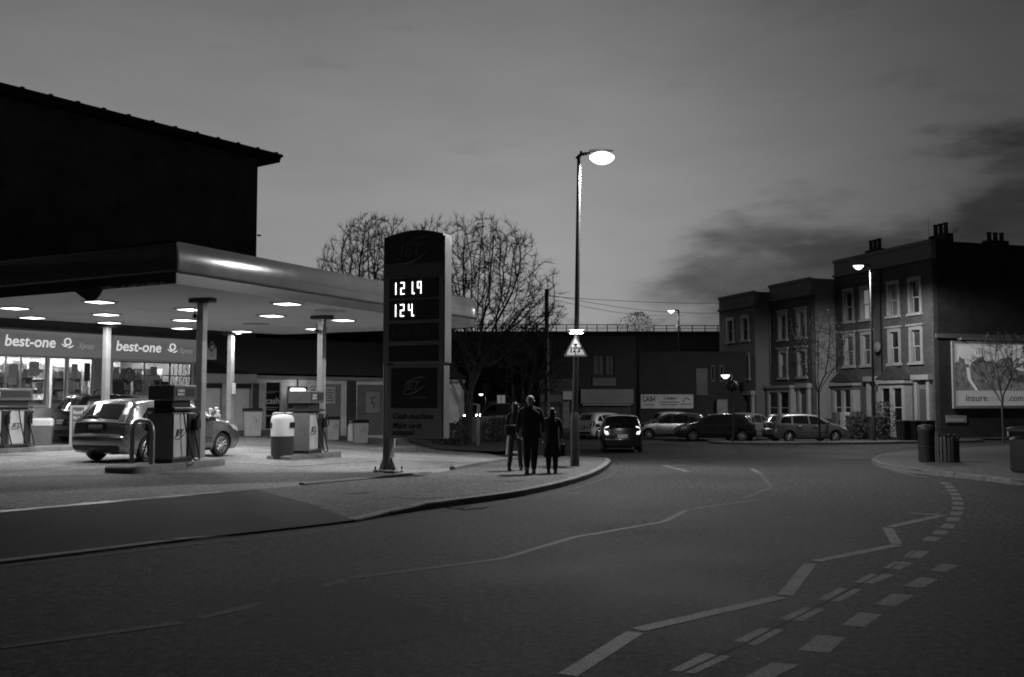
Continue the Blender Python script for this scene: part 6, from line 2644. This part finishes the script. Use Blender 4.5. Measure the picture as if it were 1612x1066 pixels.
MB().lathe([(.02, .0), (.25, .03), (.36, .1), (.36, .085), (.02, -.02)], 16, (-1.0, -.6, 2.7), 'y').build('satellite_dish', 'dark_metal', hl_, 40)

# side of the brick house: low band, poster hoarding and street name plate
GR = math.atan2(.293, .956)
bbd = thing('billboard', 'large lit hoarding with a seaside poster on the house side', 'billboard', C1, GR)
mat('bb_frame', .42, .5, var=.1, scale=3)
mat('bb_sky', .62, .6, var=.08, scale=.8)
mat('bb_sand', .50, .6, var=.2, scale=2.5)
mat('bb_sea', .15, .6, var=.4, scale=2.2, stretch=(1, 1, 3))
mat('bb_tree', .15, .6, var=.85, scale=4, detail=10)
mat('bb_strip', .38, .6, var=.04, scale=1)
mat('bb_text', .06, .6)
mat('bb_mid', .28, .6)
x0, x1, zb, zt = 1.12, 7.4, 1.25, 5.12
fr = MB().box(x0, x1, -.16, -.04, zb, zb + .16).box(x0, x1, -.16, -.04, zt - .13, zt).box(x0, x0 + .16, -.16, -.04, zb + .16, zt - .13).box(x1 - .16, x1, -.16, -.04, zb + .16, zt - .13)
fr.build('frame', 'bb_frame', bbd)
po = MB().box(x0 + .16, x1 - .16, -.10, -.05, zb + .16, zt - .13).build('poster', 'bb_sky', bbd)
yb = -.104
MB().box(x0 + .162, x1 - .162, yb - .003, yb, zb + .162, zb + 1.02).build('strip', 'bb_strip', po)
MB().box(x0 + .162, x1 - .162, yb - .002, yb, zb + 1.022, zb + 1.55).build('print_sea', 'bb_sea', po)
random.seed(17)


def blob(cx, cz, rx, rz_, m, y, n=18, j=.18):
    pts = []
    for k in range(n):
        a = 2 * PI * k / n
        q = 1 + random.uniform(-j, j)
        pts.append((min(max(cx + rx * math.cos(a) * q, x0 + .17), x1 - .17), min(max(cz + rz_ * math.sin(a) * q, zb + 1.03), zt - .14)))
    MB().prism(pts, 'y', y - .001, y).build('print_shape', m, po)


blob(4.2, zb + 2.0, 3.2, .42, 'bb_sand', yb - .003)
for (cx, cz, rx, rz_) in ((1.75, 3.3, .55, .8), (2.6, 3.15, .6, .62), (3.2, 3.5, .75, .75), (4.1, 3.2, .8, .8), (5.0, 3.55, .8, .7), (6.0, 3.2, .9, .85), (2.2, 2.62, .7, .22), (5.1, 2.7, .7, .6), (6.4, 2.75, .7, .7)):
    blob(cx, cz, rx, rz_, 'bb_tree', yb - .0045, 22, .25)
MB().box(2.75, 4.0, yb - .0075, yb - .006, 4.35, 4.62).build('print_villa', 'bb_sky', po)
for k in range(6):
    MB().box(2.85 + .19 * k, 2.92 + .19 * k, yb - .009, yb - .008, 4.38, 4.54).build('print_window', 'bb_tree', po)
MB().prism([(2.1, 3.6), (2.35, 3.62), (2.42, 2.95), (2.9, 2.3), (2.72, 2.28), (2.2, 2.9)], 'y', yb - .0065, yb - .0055).build('print_path', 'bb_sky', po)
pts = [(6.9 + 1.35 * math.cos(a) if False else 6.35 + .85 * math.cos(a), 3.78 + .36 * math.sin(a)) for a in [2 * PI * k / 24 for k in range(24)]]
MB().prism(pts, 'y', yb - .009, yb - .0075).build('print_badge', 'bb_sky', po)
text('lettering', 'INSU', .42, 'bb_text', po, 5.75, yb - .012, 3.62, bold=.006, width=1.15)
text('lettering', 'insure', .55, 'bb_text', po, 2.0, yb - .008, zb + .42, bold=.006, width=1.5)
text('lettering', 'and', .55, 'bb_mid', po, 3.53, yb - .008, zb + .42, width=.92)
text('lettering', 'go', .55, 'bb_mid', po, 4.47, yb - .008, zb + .42, bold=.006, width=.52)
text('lettering', '.com', .55, 'bb_text', po, 5.02, yb - .008, zb + .42, bold=.006, width=1.08)
hood = MB().cbox(x0 + .3, x1 - .3, -.55, -.40, zt + .06, zt + .18, .02).build('lamp_hood', 'grey_metal', bbd)
for q in ('bb_sky', 'bb_sand', 'bb_sea', 'bb_tree', 'bb_strip', 'bb_text', 'bb_mid'):      # glow put into the print colours, in place of lamplight on the hoarding
    nt_b = MATS[q].node_tree
    bs = nt_b.nodes['Principled BSDF']
    if bs.inputs['Base Color'].links:
        nt_b.links.new(bs.inputs['Base Color'].links[0].from_socket, bs.inputs['Emission Color'])
    else:
        bs.inputs['Emission Color'].default_value = bs.inputs['Base Color'].default_value
    bs.inputs['Emission Strength'].default_value = .32

for x in (1.6, 4.2, 6.8):
    MB().box(x, x + .06, -.42, -.002, zt + .08, zt + .14).build('lamp_arm', 'grey_metal', bbd)
npl = thing('street_name_plate', 'small pale street name plate under the hoarding', 'sign', C1, GR)
mat('plate_pale', .36, .5)
MB().cbox(.68, 2.1, -.05, -.004, .44, .84, .01).build('plate', 'plate_pale', npl)
for k, wdt in enumerate((.07, .07, .06, .07, .05, .07, .06, .07, .07)):
    MB().box(.78 + .13 * k, .78 + .13 * k + wdt, -.054, -.0505, .54, .66).build('letter_mark', 'bb_mid', npl)
bnd = tag(MB().box(.1, 8.9, -.10, -.003, 5.3, 5.55).build('wall_ledge', 'render_grey'), 'thin ledge along the house side above the hoarding', 'ledge')
bnd.location = C1
bnd.rotation_euler = (0, 0, GR)

# front gardens: low walls, hedge and wheelie bins
gw = thing('garden_wall', 'low dark brick garden wall before the brick house', 'wall', C1, TQ)
MB().box(-9.3, -5.2, -3.2, -2.95, BASE - .1, .55).build('wall', 'brick_dark', gw)
MB().box(-9.35, -5.15, -3.24, -2.91, .552, .62).build('coping', 'kerb_stone', gw)
MB().box(-3.9, -.2, -3.2, -2.95, BASE - .1, .75).build('wall', 'brick_black', gw)
MB().box(-3.95, -.15, -3.24, -2.91, .752, .82).build('coping', 'kerb_stone', gw)
MB().cbox(-5.2, -4.75, -3.3, -2.85, BASE - .1, 1.0, .03).build('gate_pier', 'brick_dark', gw)
MB().cbox(-4.35, -3.95, -3.3, -2.85, BASE - .1, 1.0, .03).build('gate_pier', 'surround', gw)


def shrub(label, loc, w, h, seed, m='leaf', group=None):
    mat('leaf', .035, .7, var=.5, scale=6)
    s = thing('shrub', label, 'shrub', loc, 0, group)
    rnd = random.Random(seed)
    mb = MB()
    for k in range(900):
        a = rnd.uniform(0, 2 * PI)
        u = rnd.random() ** .5
        z = rnd.random()
        r = w * u * (math.sin(PI * (.15 + .8 * z)) ** .6) * (1 + .25 * math.sin(3 * a + seed))
        c = Vector((r * math.cos(a), r * math.sin(a), z * h))
        d1 = Vector((rnd.gauss(0, 1), rnd.gauss(0, 1), rnd.gauss(0, 1))).normalized() * .07
        d2 = d1.orthogonal().normalized() * .04
        mb.quad(c - d1, c - d2, c + d1, c + d2)
    mb.build('foliage', m, s, fix=False)
    st = MB()
    for k in range(5):
        a = k * 1.26
        st.tube([(0, 0, 0), (.3 * w * math.cos(a), .3 * w * math.sin(a), h * .7)], [.025, .01], 5)
    st.build('stem', 'bark', s)
    return s


p = at(1391, 690, 55.6)
shrub('dark shrub behind the street lamp before the terrace', (p.x, p.y, BASE), .75, 2.1, 4, group='dark garden shrubs')
p = at(1352, 690, 58)
shrub('low dark shrub growing over the garden wall', (p.x, p.y, BASE), .8, 1.5, 7, group='dark garden shrubs')
p = at(1012, 690, 83)
shrub('bushy shrub growing on top of the railway wall', (p.x, 86, 7.3), 1.6, 2.1, 12, group='dark garden shrubs')
mat('bin_dark', .02, .45)


def wheelie(label, loc, rz):
    b = thing('wheelie_bin', label, 'bin', loc, rz, 'wheelie bins before the terrace')
    mb = MB()
    mb.v = [(-.24, -.3, .05), (.24, -.3, .05), (.24, .25, .05), (-.24, .25, .05), (-.29, -.37, 1.0), (.29, -.37, 1.0), (.29, .35, 1.0), (-.29, .35, 1.0)]
    mb.f = [[0, 3, 2, 1], [4, 5, 6, 7], [0, 1, 5, 4], [1, 2, 6, 5], [2, 3, 7, 6], [3, 0, 4, 7]]
    mb.build('body', 'bin_dark', b)
    MB().cbox(-.31, .31, -.40, .38, 1.002, 1.08, .03).build('lid', 'bin_dark', b)
    for s in (-1, 1):
        w = MB().lathe([(.10, -.03), (.10, .03)], 12, (s * .26, .3, .10), 'x').build('wheel', 'rubber', b)
    MB().tube([(-.25, .40, 1.02), (.25, .40, 1.02)], .018, 6).build('handle', 'bin_dark', b)


for i, (px, lab) in enumerate(((1424, 'dark wheelie bin nearest the gate pier'), (1442, 'dark wheelie bin in the middle before the brick house'), (1459, 'dark wheelie bin nearest the house corner'))):
    p = at(px, 690, 53.6 - i * .15)
    wheelie(lab, (p.x, p.y, g(p.x, p.y) + PAVE), R(-60))

# ------------------------------------------------------------------ corner bins and planter
p = on_pave(1453, 724)
q = Vector((11.15, 26.9, g(11.15, 26.9) + PAVE))
lbn = thing('litter_bin', 'tall dark round litter bin on the corner pavement', 'bin', q)
mat('bin_rust', .03, .6, var=.4, scale=5)
MB().lathe([(.20, 0), (.21, .03), (.22, .80), (.235, .82), (.235, .90), (.20, .96), (.08, 1.0)], 20).build('drum', 'bin_rust', lbn, 40)
MB().lathe([(.238, .40), (.238, .43)], 20).build('band', 'dark_metal', lbn)
q = Vector((11.55, 26.55, g(11.55, 26.55) + PAVE))
pln = thing('planter', 'squat slatted wooden planter beside the round litter bin', 'planter', q, R(15))
MB().lathe([(.22, 0.02), (.25, .62)], 16).build('liner', 'dark_metal', pln)
mat('slat_a', .07, .75, var=.4, scale=6)
for k in range(18):
    a = 2 * PI * k / 18
    s = MB().cbox(-.036, .036, -.014, .014, 0, .66 + .03 * (k % 2), .006).build('slat', 'slat_a', pln)
    s.location = (.285 * math.cos(a), .285 * math.sin(a), 0)
    s.rotation_euler = (0, 0, a + PI / 2)
for zz in (.12, .55):
    MB().lathe([(.272, zz), (.272, zz + .03)], 18).build('hoop', 'dark_metal', pln)
sl = MB()
rnd = random.Random(4)
for k in range(140):
    a, r = rnd.uniform(0, 6.28), rnd.uniform(0, .24)
    c = Vector((r * math.cos(a), r * math.sin(a), .62 + rnd.uniform(0, .12)))
    d1 = Vector((rnd.gauss(0, 1), rnd.gauss(0, 1), rnd.gauss(0, 1))).normalized() * .05
    d2 = d1.orthogonal().normalized() * .025
    sl.quad(c - d1, c - d2, c + d1, c + d2)
sl.build('foliage', 'leaf', pln, fix=False)
q = gp(1618, 744, PAVE)
bg_ = thing('street_bin', 'dark upright street bin cut by the right edge of the photo', 'bin', q, R(20))
mat('bin_gloss', .012, .35, var=.3, scale=6)
MB().cbox(-.27, .27, -.27, .27, .04, .78, .06).build('body', 'bin_gloss', bg_, 40)
MB().cbox(-.30, .30, -.30, .30, .90, 1.0, .08).build('hood', 'bin_gloss', bg_, 40)
for sx in (-1, 1):
    for sy_ in (-1, 1):
        MB().box(sx * .25 - .02, sx * .25 + .02, sy_ * .25 - .02, sy_ * .25 + .02, .782, .898).build('hood_post', 'galv', bg_)
MB().lathe([(.19, .70), (.20, .795), (.17, .80), (.16, .72)], 16).build('liner', 'cloth_black', bg_, 40)
MB().box(-.22, .22, -.22, .22, 0, .038).build('plinth', 'dark_metal', bg_)

# ------------------------------------------------------------------ railway viaduct and the buildings below it
vd = thing('railway_viaduct', 'long dark railway viaduct crossing behind everything', 'viaduct', (0, 85, 0))
mat('viaduct', .036, .9, var=.35, scale=.6, bump=.3)
mat('girder', .02, .6, var=.3, scale=2)
MB().box(-70, -7.2, 0, 8, -1, 7.42).build('wall', 'viaduct', vd)
MB().box(.9, 40, 0, 8, -1, 7.42).build('wall', 'viaduct', vd)
MB().box(-7.198, .898, -.15, 8, 4.9, 7.42).build('girder', 'girder', vd)
for k in range(9):
    x = -7.0 + k * .97
    MB().box(x, x + .1, -.32, -.152, 4.9, 7.42).build('stiffener', 'girder', vd)
MB().box(-7.3, 1.0, -.4, -.0, 4.66, 4.898).build('flange', 'girder', vd) 
MB().box(-70, 40, -.25, .35, 7.422, 7.62).build('coping', 'viaduct', vd)


def railing(label, xa, xb, y, z, h, step, m='dark_metal'):
    r = thing('railing', label, 'railing', (0, y, z), 0, 'railings on the railway viaduct')
    k = 0
    x = xa
    post = MB().box(-.035, .035, -.035, .035, 0, h)
    first = None
    while x <= xb:
        if first is None:
            first = post.build('post', m, r)
            o = first
        else:
            o = first.copy()
            COL.objects.link(o)
            o.parent = r
        o.location = (x, 0, 0)
        x += step
    MB().box(xa, xb, -.03, .03, h, h + .06).build('rail', m, r)
    MB().box(xa, xb, -.02, .02, h * .5, h * .5 + .04).build('rail', m, r)


railing('thin railing on the viaduct behind the street lamp', at(700, 510, 85).x, at(990, 510, 85).x, 85.0, 7.62, .55, .87)
railing('railing on the viaduct between the shrub and the houses', at(1030, 510, 85).x, at(1134, 510, 85).x + 3, 85.3, 7.62, .5, 1.1)

# row of shops in front of the viaduct
sp_ = thing('corner_shops', 'dark two-storey brick building with a shuttered gallery', 'building', (0, 70, 0), 0)
xa, xb = at(868, 600, 70).x, at(1001, 600, 70).x
ops = [(at(932, 0, 70).x, at(948, 0, 70).x, 3.55, 4.9), (at(951, 0, 70).x, at(963, 0, 70).x, 3.55, 4.9), (at(912, 0, 70).x, at(990, 0, 70).x, BASE, 1.35)]
wall_open(xa, xb, BASE - .1, 6.1, ops, .3).build('wall', 'viaduct', sp_)
MB().box(xa, xb, .31, 8, BASE, 6.0).build('rear', 'brick_black', sp_)
for (a, b, c, d) in ops[:2]:
    MB().box(a, b, .12, .14, c, d).build('pane', 'door_paint', sp_)
    MB().box((a + b) / 2 - .04, (a + b) / 2 + .04, .08, .119, c, d).build('glazing_bar', 'dark_metal', sp_)
MB().box(at(932, 0, 70).x - .1, at(963, 0, 70).x + .1, -.12, -.002, 2.75, 3.3).build('panel', 'render_grey', sp_)
sg = MB().cbox(at(911, 0, 70).x, at(992, 0, 70).x, -.22, -.02, 1.5, 2.5, .02).build('sign_board', 'render_light', sp_)
mat('faint_text', .21, .8)
text('lettering', 'GALLERY', .62, 'faint_text', sg, at(925, 0, 70).x, -.226, 1.72, width=2.4)
MB().box(at(914, 0, 70).x, at(988, 0, 70).x, -.3, -.225, 1.38, 1.46).build('awning_rail', 'galv', sp_)
mb = MB()
k = BASE
while k < 1.35:
    mb.box(ops[2][0], ops[2][1], .08, .11, k, k + .06)
    mb.box(ops[2][0], ops[2][1], .095, .11, k + .06, k + .09)
    k += .09
mb.build('roller_shutter', 'dark_metal', sp_)
MB().box(xa, xb, -.08, .4, 6.102, 6.25).build('coping', 'viaduct', sp_)
# side shop with bright panel and hanging goods
ss = thing('side_shop', 'narrow shop with pale sign and window behind the long-coated walker', 'shop', (0, 69, 0), 0)
xs0, xs1 = at(848, 0, 69).x, at(898, 0, 69).x
xm = at(884, 0, 69).x
wall_open(xs0, xs1 + .1, BASE - .1, 3.2, [(xs0 + .15, xm - .1, BASE, 1.4), (xm + .02, xs1 - .05, BASE + .25, 1.7)], .25).build('wall', 'brick_dark', ss)
mat('shop_fill', .25, .6, var=.5, scale=4, stretch=(3, 1, .6))
mat('shop_lit', .4, .6, var=.6, scale=3, stretch=(3, 1, .5), emit=.03)
MB().box(xs0 + .15, xm - .1, .15, .2, BASE, 1.4).build('shopfront', 'door_paint', ss)
MB().box(xm + .02, xs1 - .05, .15, .2, BASE + .25, 1.7).build('window_display', 'shop_fill', ss)
MB().box(xm + .0, xs1 - .0, -.12, -.002, 1.78, 2.35).build('sign_board', 'white_trim', ss)
b = MB().box(xs0 + .05, xm - .05, -.12, -.002, 1.6, 2.1).build('sign_board', 'render_grey', ss)
# hoarding wall with the cash sign
hw_ = thing('hoarding_wall', 'dark wall with a long pale advert reading cash', 'wall', (0, 71, 0), 0)
ha, hb_ = at(1001, 0, 71).x + .02, at(1134, 0, 71).x
MB().box(ha, hb_ + 2, 0, .4, BASE - .1, 5.2).build('wall', 'viaduct', hw_)
sgn = MB().cbox(at(1002, 0, 71).x + .05, at(1084, 0, 71).x, -.1, -.004, at(0, 643, 71).z, at(0, 621, 71).z, .02).build('sign_board', 'white_trim', hw_)
text('lettering', 'CASH', .52, 'ps_text', sgn, at(1006, 0, 71).x, -.106, at(0, 632, 71).z, bold=.012, width=.88)
text('lettering', 'CASH', .24, 'ps_text', sgn, at(1038, 0, 71).x, -.106, at(0, 629, 71).z, bold=.008, width=.9)
for i, (a, b, py) in enumerate(((1031, 1062, 633), (1033, 1060, 637), (1008, 1024, 637), (1064, 1080, 636))):
    MB().box(at(a, 0, 71).x, at(b, 0, 71).x, -.108, -.104, at(0, py + 1, 71).z, at(0, py - .5, 71).z).build('print_line', 'bb_text', sgn)
MB().tube([(at(1068, 0, 71).x, -.11, at(0, 632, 71).z), (at(1073, 0, 71).x, -.11, at(0, 626, 71).z), (at(1079, 0, 71).x, -.11, at(0, 630, 71).z)], .04, 5).build('motif', 'bb_text', sgn)
MB().box(at(1089, 0, 71).x, at(1106, 0, 71).x, -.05, -.004, at(0, 622, 71).z, at(0, 580, 71).z).build('panel', 'render_grey', hw_)
w = MB().box(at(1112, 0, 71).x, at(1117, 0, 71).x, -.06, -.004, at(0, 601, 71).z, at(0, 575, 71).z).build('window', 'render_grey', hw_)
MB().box(at(1112, 0, 71).x + .06, at(1117, 0, 71).x - .06, -.07, -.062, at(0, 599, 71).z, at(0, 577, 71).z).build('pane', 'house_glass', w)
w = MB().box(at(1125, 0, 71).x, at(1131, 0, 71).x, -.06, -.004, at(0, 601, 71).z, at(0, 575, 71).z).build('window', 'render_grey', hw_)
MB().box(at(1125, 0, 71).x + .06, at(1131, 0, 71).x - .06, -.07, -.062, at(0, 599, 71).z, at(0, 577, 71).z).build('pane', 'house_glass', w)
MB().box(at(1118, 0, 71).x, at(1134, 0, 71).x, -.6, -.01, BASE, at(0, 629, 71).z).build('lean_to', 'render_light', hw_)

# terrace beyond the bridge: dim houses with a lit window each
fh = thing('far_terrace', 'dim terrace of houses seen under the bridge', 'building', (0, 125, 0))
MB().box(-40, 12, 0, 8, -1, 7.0).build('wall', 'brick_black', fh)
for (px, py, lit) in ((789, 631, 1), (764, 612, 0), (775, 640, 0)):
    a = at(px, py, 124.8)
    w = MB().box(a.x - .5, a.x + .5, -.1, -.004, a.z - .7, a.z + .7).build('window', 'lit_pane' if lit else 'render_grey', fh)
    MB().box(a.x - .04, a.x + .04, -.14, -.104, a.z - .7, a.z + .7).build('glazing_bar', 'sash', w)
b5 = Vector((at(766, 0, 118).x, 118, -.54))
street_lamp('distant lamp glowing under the bridge', b5, at(0, 621, 118).z + .54, .3, R(180), .07, .05, 'lamp_post', 'bowl_far', watts=80)
# low wall and posts closing the end of the forecourt
lw = thing('boundary_wall', 'low dark brick wall at the end of the forecourt', 'wall', (0, 0, 0))
a, b = Vector((-2.2, 47.0)), Vector((-.2, 55.0))
an = math.atan2(b.y - a.y, b.x - a.x)
lw.location = (a.x, a.y, g(a.x, a.y))
lw.rotation_euler = (0, 0, an)
MB().box(0, (b - a).length, 0, .25, -.2, 1.25).build('wall', 'brick_dark', lw)
MB().box(-.03, (b - a).length, -.03, .28, 1.252, 1.33).build('coping', 'kerb_stone', lw)
fp_ = at(752, 690, 45)
pt = thing('fence_post', 'pale leaning post at the verge behind the price sign', 'post', (fp_.x, fp_.y, g(fp_.x, fp_.y)), 0)
MB().tube([(0, 0, 0), (.03, 0, 2.0)], .07, 8).build('post', 'galv', pt, 40)
p = at(720, 690, 46)
for i, (px, Y, h, lab) in enumerate(((715, 44, 1.1, 'dark verge shrub just right of the price sign'), (785, 50, 1.3, 'dark verge shrub beside the low brick wall'))):
    p = at(px, 690, Y)
    shrub(lab, (p.x, p.y, g(p.x, p.y)), .9, h, 30 + i, group='dark garden shrubs')
